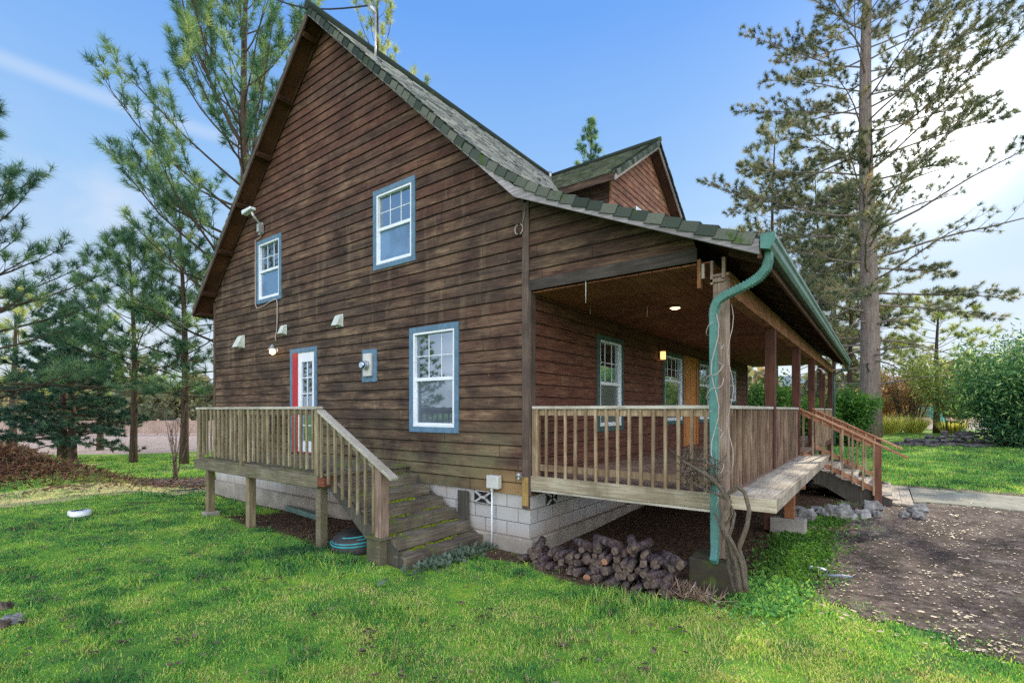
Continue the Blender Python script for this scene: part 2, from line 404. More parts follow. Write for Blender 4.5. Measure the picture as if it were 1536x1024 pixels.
M['lamp'] = lamp_mat('warm_lamp', (1, .62, .25), 9)
M['lampw'] = lamp_mat('warm_lantern_glass', (1, .55, .18), 2.2)
def bark(name, a, b, c2, sc=1.0):
    t = NT(name); c = t.coord(); v = t.noise(t.mapping(c, (9*sc, 9*sc, 1.1*sc)), 1.3, 4, .6, .8); n = t.noise(t.mapping(c, (1, 1, .5)), 7*sc, 6, .7)
    k = t.ramp(t.math('ADD', t.math('MULTIPLY', v, .6), t.math('MULTIPLY', n, .45)), [(.25, a), (.5, b), (.8, c2)])
    return t.done(k, .95, t.bump(t.math('ADD', v, n), .9, .03), .15)
M['bark'] = bark('pine_bark', (.07, .055, .052), (.20, .16, .145), (.38, .32, .29))
M['bark_d'] = bark('dark_bark', (.03, .022, .018), (.075, .055, .042), (.15, .115, .09), 1.6)
M['vine'] = bark('vine_bark', (.045, .036, .028), (.135, .11, .085), (.28, .24, .195), 4)
M['logbark'] = bark('log_bark', (.014, .010, .011), (.060, .044, .046), (.26, .21, .215), 2.5)
def logend():
    t = NT('log_cut_face'); c = t.coord(); n = t.noise(c, 25, 4); r = t.n('ShaderNodeObjectInfo').outputs['Random']
    k = t.mix(t.step(n, .35, .7), (.06, .045, .038), (.19, .145, .12)); k = t.mix(t.math('GREATER_THAN', r, .97), k, (.36, .19, .11))
    return t.done(k, .85, t.bump(n, .6, .01), .2)
M['logend'] = logend()
def leafmat(name, stops, trans=.35, tboost=1.3):
    t = NT(name); k = t.ramp(t.attr('tint'), stops)
    return t.leafy(k, trans, .55, t.mix(1, k, (tboost, tboost*1.05, tboost*.55), 'MULTIPLY'))
M['ndl'] = leafmat('pine_needles', [(0, (.03, .08, .065)), (.4, (.09, .19, .135)), (.75, (.24, .36, .20)), (1, (.54, .58, .30))], .45)
M['ndl_blue'] = leafmat('blue_green_needles', [(0, (.02, .05, .045)), (.5, (.055, .12, .10)), (1, (.14, .24, .18))], .3)
M['ndl_warm'] = leafmat('sparse_pine_needles', [(0, (.06, .08, .065)), (.4, (.15, .17, .12)), (.75, (.30, .30, .21)), (1, (.48, .34, .24))], .45)
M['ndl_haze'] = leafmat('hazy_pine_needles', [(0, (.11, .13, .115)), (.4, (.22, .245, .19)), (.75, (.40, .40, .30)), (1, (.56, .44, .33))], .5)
M['ndl_yel'] = leafmat('yellow_green_needles', [(0, (.10, .14, .05)), (.5, (.30, .36, .13)), (1, (.62, .62, .30))], .45)
M['leaf_bam'] = leafmat('bamboo_leaves', [(0, (.02, .065, .045)), (.35, (.06, .17, .09)), (.62, (.20, .37, .15)), (.85, (.52, .62, .25)), (1, (.85, .88, .50))], .45)
M['leaf_shrub'] = leafmat('shrub_leaves', [(0, (.02, .07, .02)), (.5, (.07, .18, .03)), (1, (.20, .36, .06))], .35)
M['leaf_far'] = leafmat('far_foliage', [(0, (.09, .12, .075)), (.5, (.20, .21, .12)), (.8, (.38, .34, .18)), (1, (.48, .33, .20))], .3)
M['leaf_orange'] = leafmat('orange_leaves', [(0, (.36, .17, .10)), (.5, (.60, .32, .19)), (1, (.75, .52, .34))], .4)
M['leaf_brown'] = leafmat('pinkish_brown_leaves', [(0, (.16, .10, .07)), (.5, (.32, .21, .15)), (1, (.45, .36, .22))], .4)
M['grass'] = leafmat('grass_blades', [(0, (.035, .11, .06)), (.3, (.10, .31, .10)), (.6, (.25, .52, .10)), (.9, (.62, .72, .15)), (.95, (.62, .53, .32)), (1, (.46, .35, .21))], .35, 1.2)
M['grass_yel'] = leafmat('dry_tall_grass', [(0, (.34, .33, .09)), (.5, (.62, .58, .18)), (1, (.85, .78, .34))], .5)
M['litter'] = leafmat('fallen_leaves', [(0, (.05, .032, .026)), (.4, (.14, .095, .075)), (.75, (.32, .21, .15)), (1, (.62, .52, .44))], .15, 1.0)
M['bramble'] = leafmat('bramble_stems', [(0, (.035, .018, .013)), (.5, (.13, .062, .038)), (.8, (.18, .10, .06)), (1, (.14, .18, .06))], .2)
def rockmat(name, c, v=.5):
    t = NT(name); co = t.coord(); n = t.noise(co, 5, 6, .65); r = t.n('ShaderNodeObjectInfo').outputs['Random']
    k = t.mix(t.step(n, .3, .7), tuple(q*(1-v) for q in c), tuple(q*(1+v*.6) for q in c)); k = t.mix(t.math('MULTIPLY', r, .4), k, tuple(q*.5 for q in c))
    return t.done(k, .85, t.bump(n, .8, .03), .3)
M['rock'] = rockmat('grey_rock', (.30, .295, .29), .6); M['slate'] = rockmat('dark_slate', (.14, .13, .14), .7)
def ground_mat():
    t = NT('lawn_ground'); c = t.coord('Object')
    n1 = t.noise(c, .55, 4, .6); n2 = t.noise(c, 2.6, 5, .65); n3 = t.noise(c, 14, 4, .7); n4 = t.noise(c, 70, 2, .7)
    g = t.ramp(t.math('ADD', t.math('MULTIPLY', n1, .45), t.math('MULTIPLY', n2, .55)), [(.32, (.04, .08, .03)), (.43, (.08, .22, .045)), (.54, (.20, .42, .04)), (.66, (.46, .56, .06))])
    g = t.mix(t.step(n3, .55, .75, 0, .6), g, (.04, .07, .02))
    g = t.mix(t.step(n4, .3, .75, 0, .5), g, (.22, .33, .06))
    dirt = t.ramp(t.math('ADD', t.math('MULTIPLY', n3, .6), t.math('MULTIPLY', n4, .4)), [(.32, (.028, .02, .015)), (.5, (.085, .055, .038)), (.66, (.19, .12, .08)), (.78, (.36, .27, .2))])
    dm = t.step(t.math('ADD', t.attr('dirt'), t.math('MULTIPLY', t.math('SUBTRACT', n2, .5), .9)), .35, .62)
    k = t.mix(t.step(t.noise(c, 1.3, 5, .7), .57, .66, 0, .85), g, dirt)
    k = t.mix(dm, k, dirt)
    k = t.mix(t.step(t.math('ADD', t.attr('sunlit_tone'), t.math('MULTIPLY', t.math('SUBTRACT', n2, .5), .5)), .4, .7, 0, .85), k, t.mix(n3, (.42, .36, .16), (.75, .60, .36)))
    red = t.ramp(t.math('ADD', t.math('MULTIPLY', n3, .6), t.math('MULTIPLY', n4, .4)), [(.32, (.05, .022, .014)), (.5, (.16, .07, .04)), (.66, (.33, .15, .085)), (.78, (.42, .28, .18))])
    rm = t.step(t.math('ADD', t.attr('litter'), t.math('MULTIPLY', t.math('SUBTRACT', n2, .5), .6)), .35, .6)
    k = t.mix(rm, k, red)
    fld = t.mix(t.step(n2, .3, .7), (.36, .27, .22), (.56, .46, .40))
    k = t.mix(t.step(t.math('ADD', t.attr('field'), t.math('MULTIPLY', t.math('SUBTRACT', n1, .5), .5)), .4, .6), k, fld)
    return t.done(k, .95, t.bump(t.math('ADD', n3, t.math('MULTIPLY', n4, .5)), .8, .03), .1)
M['ground'] = ground_mat()
def drive_mat():
    t = NT('dirt_driveway'); c = t.coord(); n2 = t.noise(c, 1.4, 5, .65); n3 = t.noise(c, 9, 5, .72); n4 = t.noise(c, 55, 3, .7); v = t.vor(c, 38, 'Color')
    k = t.ramp(t.math('ADD', t.math('MULTIPLY', n3, .42), t.math('ADD', t.math('MULTIPLY', n4, .18), t.math('MULTIPLY', n2, .40))), [(.41, (.020, .014, .012)), (.49, (.075, .053, .046)), (.57, (.20, .15, .128)), (.66, (.60, .49, .42))])
    bw = t.n('ShaderNodeRGBToBW'); t.set(bw.inputs[0], v)
    k = t.mix(t.step(bw.outputs[0], .70, .88, 0, .3), k, (.36, .30, .26)); k = t.mix(t.step(n2, .58, .72, 0, .6), k, (.10, .13, .035))
    return t.done(k, .92, t.bump(t.math('ADD', n3, n4), .9, .02), .2)
M['drive'] = drive_mat()
M['path'] = concrete('pale_path_concrete', (.36, .36, .29), .35)

# ------------------------------------------------------------------ HOUSE
RX, RZ = -4.93, 9.58          # underside of the rake at the ridge
KX, KZ = 0.0, 4.82            # kink above the corner
GX, GZ = 2.96, 3.50           # eave of the porch roof
LX, LZ = -10.28, 4.42         # left eave
Y0, Y1 = -0.36, 14.95
HB = 13.85                    # back of the body
def roof_b(x):
    if x < RX: return LZ+(RZ-LZ)*(x-LX)/(RX-LX)
    if x < KX: return RZ+(KZ-RZ)*(x-RX)/(KX-RX)
    return KZ+(GZ-KZ)*(x-KX)/(GX-KX)
house = empty('house', (0, 0, 0), label='dark brown lap sided two storey house with steep shingle roof and covered front porch', cat='house')

def siding(name, mat, org, u, n, rng, z0, z1, holes=(), parent=house, ext=(), e=E_SID):
    """lap siding: boards run along u, face along n; rng(z) gives (u0,u1)"""
    mb = MB(); org = Vector(org); u = Vector(u); n = Vector(n)
    zs = set([z0, z1]); k = math.floor((z0-Z_SID)/e+1e-6)
    while Z_SID+k*e < z1:
        if Z_SID+k*e > z0: zs.add(Z_SID+k*e)
        k += 1
    for h in holes:
        for q in (h[2], h[3]):
            if z0 < q < z1: zs.add(q)
    for q in ext: zs.add(q)
    zs = sorted(zs)
    def yo(z, top):
        c = (z-Z_SID)/e; fr = c-math.floor(c+1e-6)
        if top and fr < 1e-4: fr = 1
        return .019*(1-fr)+.004
    def P(a, z, o): return org+u*a+Vector((0, 0, z))+n*o
    for i in range(len(zs)-1):
        a, b = zs[i], zs[i+1]
        if b-a < .001: continue
        ra, rb = rng(a), rng(b)
        if ra[1]-ra[0] < .01: continue
        if rb[1]-rb[0] < .005: rb = ((rb[0]+rb[1])/2-.002, (rb[0]+rb[1])/2+.002)
        cuts = sorted([(h[0], h[1]) for h in holes if h[2] <= a+1e-4 and h[3] >= b-1e-4])
        segs = []; ca, cb = ra[0], rb[0]
        for c0, c1 in cuts:
            segs.append((ca, c0, cb, c0)); ca = cb = c1
        segs.append((ca, ra[1], cb, rb[1]))
        oa, ob = yo(a, False), yo(b, True)
        for s0, s1, t0, t1 in segs:
            mb.face([P(s0, a, oa), P(s1, a, oa), P(t1, b, ob), P(t0, b, ob)])
            if abs(((a-Z_SID)/e) % 1) < 1e-3 or abs(((a-Z_SID)/e) % 1-1) < 1e-3 or i == 0:
                mb.face([P(s0, a, .0), P(s1, a, .0), P(s1, a, oa), P(s0, a, oa)])
    return mb.build(name, mat, parent)

def window(x0, x1, z0, z1, parent, plane='y', label=None, cas='casing', top_m='glass', bot_m='screen', cw=.09, muntin=True, split=.5, off=0.0, name='window', nm=3):
    """a sash window; outer casing box given; plane y: wall faces -Y, plane x: wall faces +X"""
    def B(mb, a0, a1, o0, o1, q0, q1):
        if plane == 'y': mb.box(a0, off-o1, q0, a1, off-o0, q1)
        else: mb.box(off+o0, a0, q0, off+o1, a1, q1)
    w = MB()
    B(w, x0, x1, -.02, .036, z1-cw, z1); B(w, x0, x1, -.02, .036, z0, z0+cw)
    B(w, x0, x0+cw, -.02, .036, z0+cw, z1-cw); B(w, x1-cw, x1, -.02, .036, z0+cw, z1-cw)
    root = w.build(name, M[cas], parent, .003)
    if label: root['label'] = label
    a0, a1, b0, b1 = x0+cw, x1-cw, z0+cw, z1-cw; fw = .035
    fr = MB(); B(fr, a0, a1, -.06, .028, b1-fw, b1); B(fr, a0, a1, -.06, .030, b0, b0+fw)
    B(fr, a0, a0+fw, -.06, .028, b0+fw, b1-fw); B(fr, a1-fw, a1, -.06, .028, b0+fw, b1-fw)
    mid = b0+(b1-b0)*split
    B(fr, a0+fw, a1-fw, -.05, .018, mid-.028, mid+.028)
    # lower sash
    B(fr, a0+fw, a0+fw+.028, -.05, .008, b0+fw, mid-.028); B(fr, a1-fw-.028, a1-fw, -.05, .008, b0+fw, mid-.028); B(fr, a0+fw+.028, a1-fw-.028, -.05, .008, b0+fw, b0+fw+.03)
    fr.build('frame', M['white'], root, .002)
    g = MB(); B(g, a0+fw, a1-fw, -.035, -.030, mid+.028, b1-fw); g.build('pane', M[top_m], root)
    g = MB(); B(g, a0+fw+.028, a1-fw-.028, -.025, -.020, b0+fw+.03, mid-.028); g.build('pane', M[bot_m], root)
    if muntin:
        mu = MB(); ww = a1-a0-2*fw; z_m = (mid+.028+b1-fw)/2
        for i in range(1, nm):
            xx = a0+fw+ww*i/nm; B(mu, xx-.006, xx+.006, -.030, -.022, mid+.028, b1-fw)
        B(mu, a0+fw, a1-fw, -.0295, -.0235, z_m-.006, z_m+.006)
        mu.build('muntin', M['white'], root)
    return root

WU = (-3.40, -2.30, 4.48, 5.90); WL = (-2.44, -1.32, 1.63, 3.36); WS = (-7.64, -6.56, 4.42, 5.86)
DR = (-6.19, -5.19, 1.10, 3.28); MT = (-3.72, -3.30, 2.50, 3.09)
def gr(z):
    z -= .09
    lo = LX+(z-LZ)*(RX-LX)/(RZ-LZ) if z > LZ else -99
    hi = RX+(z-RZ)*(KX-RX)/(KZ-RZ) if z > KZ else 99
    return (max(-9.86, lo), min(-.11, hi))
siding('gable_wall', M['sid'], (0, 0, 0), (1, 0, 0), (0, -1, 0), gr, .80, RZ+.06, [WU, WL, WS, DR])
# porch gable infill
def pr_(z):
    z -= .09
    hi = KX+(z-KZ)*(GX-KX)/(GZ-KZ) if z > GZ else 99
    return (.0, min(2.27, hi))
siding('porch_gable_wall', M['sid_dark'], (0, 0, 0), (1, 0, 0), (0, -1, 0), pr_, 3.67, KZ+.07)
mb = MB(); mb.box(0, -.034, 3.64, 2.27, .0, 3.79); mb.build('porch_gable_trim', wood('dark_trim_wood', (.025, .02, .018), (.06, .048, .043), (.13, .105, .095), 'x'), house, .004)
W1 = (1.99, 3.05, 1.62, 3.30); W2 = (5.18, 6.58, 1.66, 3.32); DF = (6.60, 7.80, 1.10, 3.34); W3 = (7.82, 9.12, 1.66, 3.32); W4 = (11.0, 12.15, 2.20, 3.36)
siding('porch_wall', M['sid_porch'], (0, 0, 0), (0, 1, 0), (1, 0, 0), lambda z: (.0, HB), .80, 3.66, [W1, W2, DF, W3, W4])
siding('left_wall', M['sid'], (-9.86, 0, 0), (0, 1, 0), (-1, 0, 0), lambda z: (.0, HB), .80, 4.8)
# backing, carcass
mb = MB()
mb.prism([(-9.84, .09, .8), (-.09, .09, .8), (-.09, .09, KZ-.05), (RX, .09, RZ-.1), (-9.84, .09, 4.75)], (0, HB-.12, 0))
mb.build('inner_shell', M['black'], house)
for b_ in ((-.115, -.034, .62, .0, -.0, KZ+.06), (.0005, -.034, .80, .034, .09, 3.64), (-9.90, -.034, .72, -9.80, 0, 4.75), (0, HB-.09, .80, .034, HB+.03, 3.64)):
    mb = MB(); mb.box(*b_); mb.build('corner_board', M['corner'], house, .004)
mb = MB(); mb.box(-.112, -.038, .66, -.003, -.0345, 1.06); mb.build('corner_board', wood('yellowed_board', (.2, .12, .04), (.38, .25, .09), (.5, .36, .16), 'z'), house, label='yellowed lower end of corner board')
# foundation
mb = MB()
mb.box(-9.84, .015, .12, -.005, .11, .795); mb.box(-.11, .1, .12, -.006, HB, .795); mb.box(-9.84, .11, -.3, -9.72, HB, .795)
mb.build('foundation', M['block'], house)
mb = MB(); mb.box(-9.95, -.05, -.4, .06, .3, .19, jit=.008); mb.box(-.3, .3, -.4, .058, HB, .188, jit=.008)
mb.build('footing', M['conc'], house, .015)
for (xa, xb) in ((-1.03, -.68),):
    v = MB(); v.box(xa, .006, .60, xb, .014, .79)
    r_ = v.build('foundation_vent', M['black'], house)
    s = MB(); y = -.004
    s.box(xa, y-.01, .595, xb, .012, .612); s.box(xa, y-.01, .778, xb, .012, .795)
    cxm, czm = (xa+xb)/2, .695
    for sx in (-1, 1):
        for sz in (-1, 1):
            s.beam((cxm+sx*.05, y, czm+sz*.02), (cxm+sx*.165, y, czm+sz*.09), .03, .02, (0, 1, 0))
    s.box(cxm-.06, y-.012, czm-.02, cxm+.06, .012, czm+.02)
    s.build('grille', M['block'], r_)
v = MB(); v.box(-.004, .42, .60, .002, .72, .79); r_ = v.build('foundation_vent', M['black'], house)
s = MB()
for sx in (-1, 1):
    for sz in (-1, 1): s.beam((.008, .57+sx*.03, .695+sz*.02), (.008, .57+sx*.14, .695+sz*.085), .03, .02, (1, 0, 0))
s.build('grille', M['block'], r_)
# rake boards
def slab(mb, x0, z0, x1, z1, ya, yb, t, m=0):
    mb.prism([(x0, ya, z0), (x1, ya, z1), (x1, ya, z1+t), (x0, ya, z0+t)], (0, yb-ya, 0), m)
mb = MB()
slab(mb, RX, RZ, KX, KZ, Y0-.02, Y0+.015, .15); slab(mb, KX, KZ, GX, GZ, Y0-.02, Y0+.015, .15)
mb.build('rake_board', M['rake'], house, .004)
mb = MB(); slab(mb, LX, LZ, RX, RZ, Y0-.02, Y0+.015, .11)
mb.build('rake_board', M['corner'], house, .004)
# roof decking with soffit underside
mb = MB()
slab(mb, LX, LZ+.105, RX, RZ+.105, Y0+.016, Y1, .04); slab(mb, RX, RZ+.105, KX, KZ+.105, Y0+.016, Y1, .04); slab(mb, KX, KZ+.105, GX, GZ+.105, Y0+.016, Y1, .04)
mb.build('soffit', M['soffit'], house)
mb = MB()     # lookouts under the left rake, frieze along the wall
for i in range(6):
    x = LX+.5+i*.92; z = LZ+(x-LX)*(RZ-LZ)/(RX-LX)
    mb = MB(); mb.beam((x, Y0+.02, z+.04), (x, -.03, z+.04), .09, .12, (-.7, 0, .7)); mb.build('lookout', M['soffit_d'], house, .004)
mb = MB(); slab(mb, -9.86, LZ+.42, RX, RZ-.02, -.05, -.036, .12); mb.build('frieze_board', M['soffit_d'], house)
mb = MB(); slab(mb, LX, LZ, LX+.43, LZ+.0, Y0+.02, HB, .02); mb.box(LX-.03, Y0, LZ-.02, LX, Y1, LZ+.15); mb.build('fascia', M['soffit_d'], house)
# shingles
def tabs(name, mat, pts_fn, n_course, length_fn, expo, parent, tabw=.28, th=.03, seed=1, prof=None):
    """pts_fn(i, t) -> 3D point on roof top at course edge i and position t along the eave; strips rise sawtooth-like"""
    rg = random.Random(seed); V = []; T = []
    for i in range(n_course):
        t0, t1 = length_fn(i); t = t0-rg.random()*tabw
        while t < t1:
            a = max(t, t0); w = tabw*rg.uniform(.55, 1.3); b = min(t+w, t1); t += w
            if b-a < .01: continue
            h = th*rg.uniform(.7, 1.5); c = rg.random()**1.1
            lo0, lo1, hi0, hi1 = pts_fn(i, a), pts_fn(i, b), pts_fn(i+1, a), pts_fn(i+1, b)
            up = Vector((0, 0, h)); dn = Vector((0, 0, -.02))
            V += [lo0+up, lo1+up, hi1, hi0]; T += [c]*4
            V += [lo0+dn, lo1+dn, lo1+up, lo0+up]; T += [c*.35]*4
    return soup(name, np.array([tuple(v) for v in V]), 4, mat, parent, T)
TT = .115
prof = []          # right slope profile from eave up to ridge, gently curved at the kink
def top(x):
    z = roof_b(x)+TT+.03
    if -0.9 < x < .9: z += .13*(1-(abs(x)/.9))**2*1.0
    return z
xs = [GX+.03]
while xs[-1] > RX:
    x = xs[-1]; sl = .41 if x > 0 else 1.39
    xs.append(x-.21*(.915 if x > 0 else .72))
xs[-1] = RX
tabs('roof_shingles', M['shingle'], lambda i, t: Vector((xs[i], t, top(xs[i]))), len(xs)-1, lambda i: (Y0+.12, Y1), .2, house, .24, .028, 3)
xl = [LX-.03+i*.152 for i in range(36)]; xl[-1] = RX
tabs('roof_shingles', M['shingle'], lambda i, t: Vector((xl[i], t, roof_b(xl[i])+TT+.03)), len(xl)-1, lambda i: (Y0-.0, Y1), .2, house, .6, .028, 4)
# rake tiles on the gable edge: thick L shaped pieces
def rake_tiles(name, prof, y0, y1, mat, parent, expo=.2, hgt=.11, ax='x', seed=2):
    """prof: list of points from eave to ridge in (s,z); pieces overlap downhill"""
    rg = random.Random(seed); mbv = []; T = []
    P = [Vector((a, 0, b)) for a, b in prof]; L = [0]
    for i in range(len(P)-1): L.append(L[-1]+(P[i+1]-P[i]).length)
    def at(s):
        s = min(max(s, 0), L[-1]-1e-5)
        for i in range(len(L)-1):
            if s <= L[i+1]: return P[i].lerp(P[i+1], (s-L[i])/(L[i+1]-L[i]))
    s = -.02
    while s < L[-1]-.05:
        j = rg.uniform(-.006, .006); a = at(s); b = at(s+expo+.03); a2 = a+Vector((0, 0, .028+j)); b2 = b+Vector((0, 0, .0))
        tn = (b-a).normalized(); nn = Vector((-tn.z, 0, tn.x));  nn = nn if nn.z > 0 else -nn
        lowa, lowb = a2-nn*(hgt+j), b2-nn*hgt
        c = rg.random(); yy0, yy1 = y0-rg.uniform(0, .012), y1
        def Q(p, y): return (p.x, y, p.z) if ax == 'x' else (y, p.x, p.z)
        q = [Q(lowa, yy0), Q(lowb, yy0+.012), Q(b2, yy0+.012), Q(a2, yy0)], [Q(a2, yy0), Q(b2, yy0+.012), Q(b2, yy1), Q(a2, yy1)], [Q(lowa, yy0), Q(a2, yy0), Q(a2, yy1), Q(lowa, yy1)], [Q(lowa, yy0), Q(lowb, yy0), Q(lowb, yy0+.04), Q(lowa, yy0+.04)]
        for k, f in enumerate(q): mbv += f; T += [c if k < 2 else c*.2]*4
        s += expo
    return soup(name, np.array(mbv), 4, mat, parent, T)
pf = [(x, top(x)+.02) for x in [GX-.02, 2.4, 1.8, 1.3, .9, .7, .5, .3, .15, 0, -.15, -.3, -.5, -.7, -.9, -1.5, -2.5, -3.5, RX+.02]]
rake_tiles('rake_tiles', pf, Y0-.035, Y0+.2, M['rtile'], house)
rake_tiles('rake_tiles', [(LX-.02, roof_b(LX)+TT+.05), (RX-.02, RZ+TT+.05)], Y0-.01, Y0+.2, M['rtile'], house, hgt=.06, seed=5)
mb = MB(); mb.tube([(RX, Y0-.05, RZ+.19), (RX, Y1, RZ+.19)], .09, 6); mb.build('ridge_cap', M['rtile'], house)
# dormer
dormer = MB()
DXF = -1.60; DY = 8.42; DZ = 9.80; DS = .68
dw = MB()
dorm_root = MB().prism([(DXF-.08, 5.9, 6.3), (DXF-.08, 10.94, 6.3), (DXF-.08, 10.94, 7.95), (DXF-.08, DY, 9.6), (DXF-.08, 5.9, 7.95)], (-.05, 0, 0)).build('dormer', M['black'], house)
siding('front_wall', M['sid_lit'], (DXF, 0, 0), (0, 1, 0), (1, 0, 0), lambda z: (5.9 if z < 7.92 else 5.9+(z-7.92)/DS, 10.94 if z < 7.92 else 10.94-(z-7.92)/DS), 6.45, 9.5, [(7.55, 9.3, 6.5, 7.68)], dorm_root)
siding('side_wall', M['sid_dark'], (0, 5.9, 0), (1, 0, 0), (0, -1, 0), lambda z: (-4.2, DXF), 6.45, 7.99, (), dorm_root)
mb = MB(); mb.box(DXF-.01, 5.87, 6.4, DXF+.035, 5.95, 7.95); mb.build('corner_board', M['sid_lit'], dorm_root)
wn = window(7.50, 9.35, 6.3, 7.70, dorm_root, 'x', cas='white', top_m='glass', bot_m='glass', off=DXF, cw=.06)
def dorm_slab(sgn):
    ye = DY+sgn*2.95; ze = DZ-DS*2.95
    mb = MB()
    xi_r, xi_e = RX+.02, -(ze-4.99)+.25
    a = [(xi_r, DY, DZ-.04), (-1.27, DY, DZ-.04), (-1.27, ye, ze-.04), (xi_e-.5, ye, ze-.04)]
    mb.prism(a if sgn < 0 else a[::-1], (0, 0, -.06)); mb.build('soffit', M['soffit_d'], dorm_root)
    mb = MB(); mb.prism([(-1.29, DY, DZ-.21), (-1.29, ye, ze-.21), (-1.29, ye, ze-.06), (-1.29, DY, DZ-.06)], (.035, 0, 0)); mb.build('rake_board', M['rake'], dorm_root)
    mb = MB(); mb.box(-3.4, ye-.03*(sgn < 0), ze-.2, -1.29, ye+.03*(sgn > 0), ze-.02); mb.build('fascia', M['sid_dark'], dorm_root)
    ys = [ye+sgn*.03-sgn*i*.165 for i in range(19)]; ys[-1] = DY
    def zz(y): return DZ-DS*abs(y-DY)
    tabs('roof_shingles', M['shingle_g'], lambda i, t: Vector((t, ys[i], zz(ys[i]))), 18, lambda i: (max(RX, -(zz(ys[i])-4.95)*1.035-.15), -1.26), .2, dorm_root, .24, .02, 6+sgn)
    rake_tiles('rake_tiles', [(ye, ze+.02), (DY, DZ+.02)], -1.22, -1.45, M['rtile'] if sgn < 0 else M['rtile'], dorm_root, .2, .13, 'y', 8)
dorm_slab(-1); dorm_slab(1)
mb = MB(); mb.tube([(RX, DY, DZ+.03), (-1.2, DY, DZ+.05)], .07, 6); mb.build('ridge_cap', M['rtile'], dorm_root)
# flashing at the valley and flue pipe
mb = MB(); mb.tube([(-4.72, 8.0, 9.52), (-4.72, 8.0, 9.75)], .05, 10); mb.build('flashing', M['metal'], house)
mb = MB(); mb.tube([(-3.9, .41, 8.6), (-3.9, .41, 9.62)], .018, 10); mb.tube([(-3.9, .41, 9.62), (-3.96, .39, 9.74), (-4.02, .35, 9.80)], [.028, .05, .035], 8); mb.tube([(-3.9, .41, 8.58), (-3.9, .41, 8.78)], [.07, .03], 8)
mast = mb.build('service_mast', M['metal'], house)
# porch ceiling, beam, posts
mb = MB()
for i in range(14): mb.box(.035+i*.171, .02, 3.615, .035+i*.171+.162, HB+1.0, 3.63+random.uniform(0, .004))
mb.build('porch_ceiling', M['ceil'], house); mb = MB(); mb.box(.035, .1, 3.64, 2.43, HB+1, 3.65); mb.build('ceiling_backing', M['black'], house)
mb = MB(); mb.box(2.43, .16, 3.28, 2.57, 14.8, 3.52); mb.box(2.27, -.03, 3.34, 2.31, .05, 3.66); mb.build('porch_beam', M['beam'], house, .004)
mb = MB(); mb.box(.02, 13.0, .8, 1.2, 13.05, 3.6); 
pys = [0.0, 3.02, 5.98, 8.82, 11.7, 14.6]
for i, y in enumerate(pys):
    mb = MB(); zb = .40 if i == 0 else (1.07 if i else 0); zb = .38 if i == 0 else 1.06
    mb.box(2.43, y, zb, 2.575, y+.145, 3.28 if i else 3.44)
    o = mb.build('porch_post', M['post_w' if i == 0 else 'post'], house, .006)
    if i == 0: o['label'] = 'weathered front corner porch post standing on mossy block'
    mb = MB(); mb.box(2.42, y+.01, .1, 2.56, y+.13, .92); 
    if i: mb.build('pier_post', M['post'], house)
mb = MB(); mb.box(2.41, -.02, 3.44, 2.60, -.0, 3.47); mb.box(2.41, -.03, 3.36, 2.44, .02, 3.62); mb.box(2.53, -.03, 3.40, 2.565, .02, 3.64); mb.box(2.41, -.03, 3.38, 2.56, .0, 3.42)
mb.build('post_bracket', M['post_w'], house, .003)
mb = MB(); mb.box(2.32, -.035, 3.44, 2.35, -.01, 3.60); mb.build('post_bracket', M['rail'], house)
# rafters tails / dark soffit over the porch edge
mb = MB()
for i in range(25): y = .1+i*.6; mb = MB(); mb.beam((2.58, y, roof_b(2.58)+.055), (GX-.02, y, GZ+.055), .04, .09); mb.build('rafter_tail', M['soffit_d'], house)
mb = MB(); mb.box(GX-.02, Y0, GZ-.03, GX+.012, Y1, GZ+.13); mb.build('fascia', M['soffit_d'], house)
# gutter
mb = MB(); gx = GX+.015
gp = [(gx, 3.555), (gx+.075, 3.535), (gx+.10, 3.57), (gx+.105, 3.62), (gx+.125, 3.645), (gx+.125, 3.68), (gx+.112, 3.68), (gx+.108, 3.65), (gx+.09, 3.60), (gx+.07, 3.55), (gx+.006, 3.565), (gx+.006, 3.68), (gx, 3.68)]
mb.prism([(a, Y0-.03, b) for a, b in gp], (0, Y1-Y0+.03, 0))
g_ = mb.build('gutter', M['gutter'], house)
mb = MB(); mb.prism([(gx-.002, Y0-.034, 3.69), (gx-.002, Y0-.034, 3.552), (gx+.077, Y0-.034, 3.532), (gx+.127, Y0-.034, 3.61), (gx+.127, Y0-.034, 3.69)][::-1], (0, -.006, 0)); mb.build('end_cap', M['teal'], g_)
# downspout
pts = [(3.02, -.24, 3.56), (3.02, -.24, 3.47), (3.0, -.235, 3.39), (2.94, -.23, 3.32), (2.86, -.22, 3.275), (2.72, -.20, 3.225), (2.60, -.19, 3.185), (2.53, -.185, 3.14), (2.495, -.18, 3.07), (2.485, -.18, 2.98), (2.485, -.165, 2.0), (2.49, -.15, .62), (2.495, -.16, .53), (2.50, -.20, .44), (2.50, -.24, .40)]
mb = MB(); mb.tube(pts, .05, 4, sq=(.072, .092), smooth=False)
ds = mb.build('downspout', M['teal'], house, .008)
mb = MB()
for a, b in ((1, 6), (6, 9)):
    for i in range(a, b):
        p, q = Vector(pts[i]), Vector(pts[i+1])
        for k in range(4):
            c = p.lerp(q, (k+.5)/4); d = (q-p).normalized()*.006; mb.tube([c-d, c+d], .05, 4, sq=(.078, .098), smooth=False)
mb.build('elbow_ribs', M['teal'], ds)
mb = MB(); mb.tube([(gx+.05, 14.85, 3.55), (gx+.03, 14.95, 3.42), (2.75, 15.0, 3.33), (2.6, 14.98, 3.2), (2.6, 14.98, .8)], .04, 6); mb.build('downspout', M['gutter'], house)

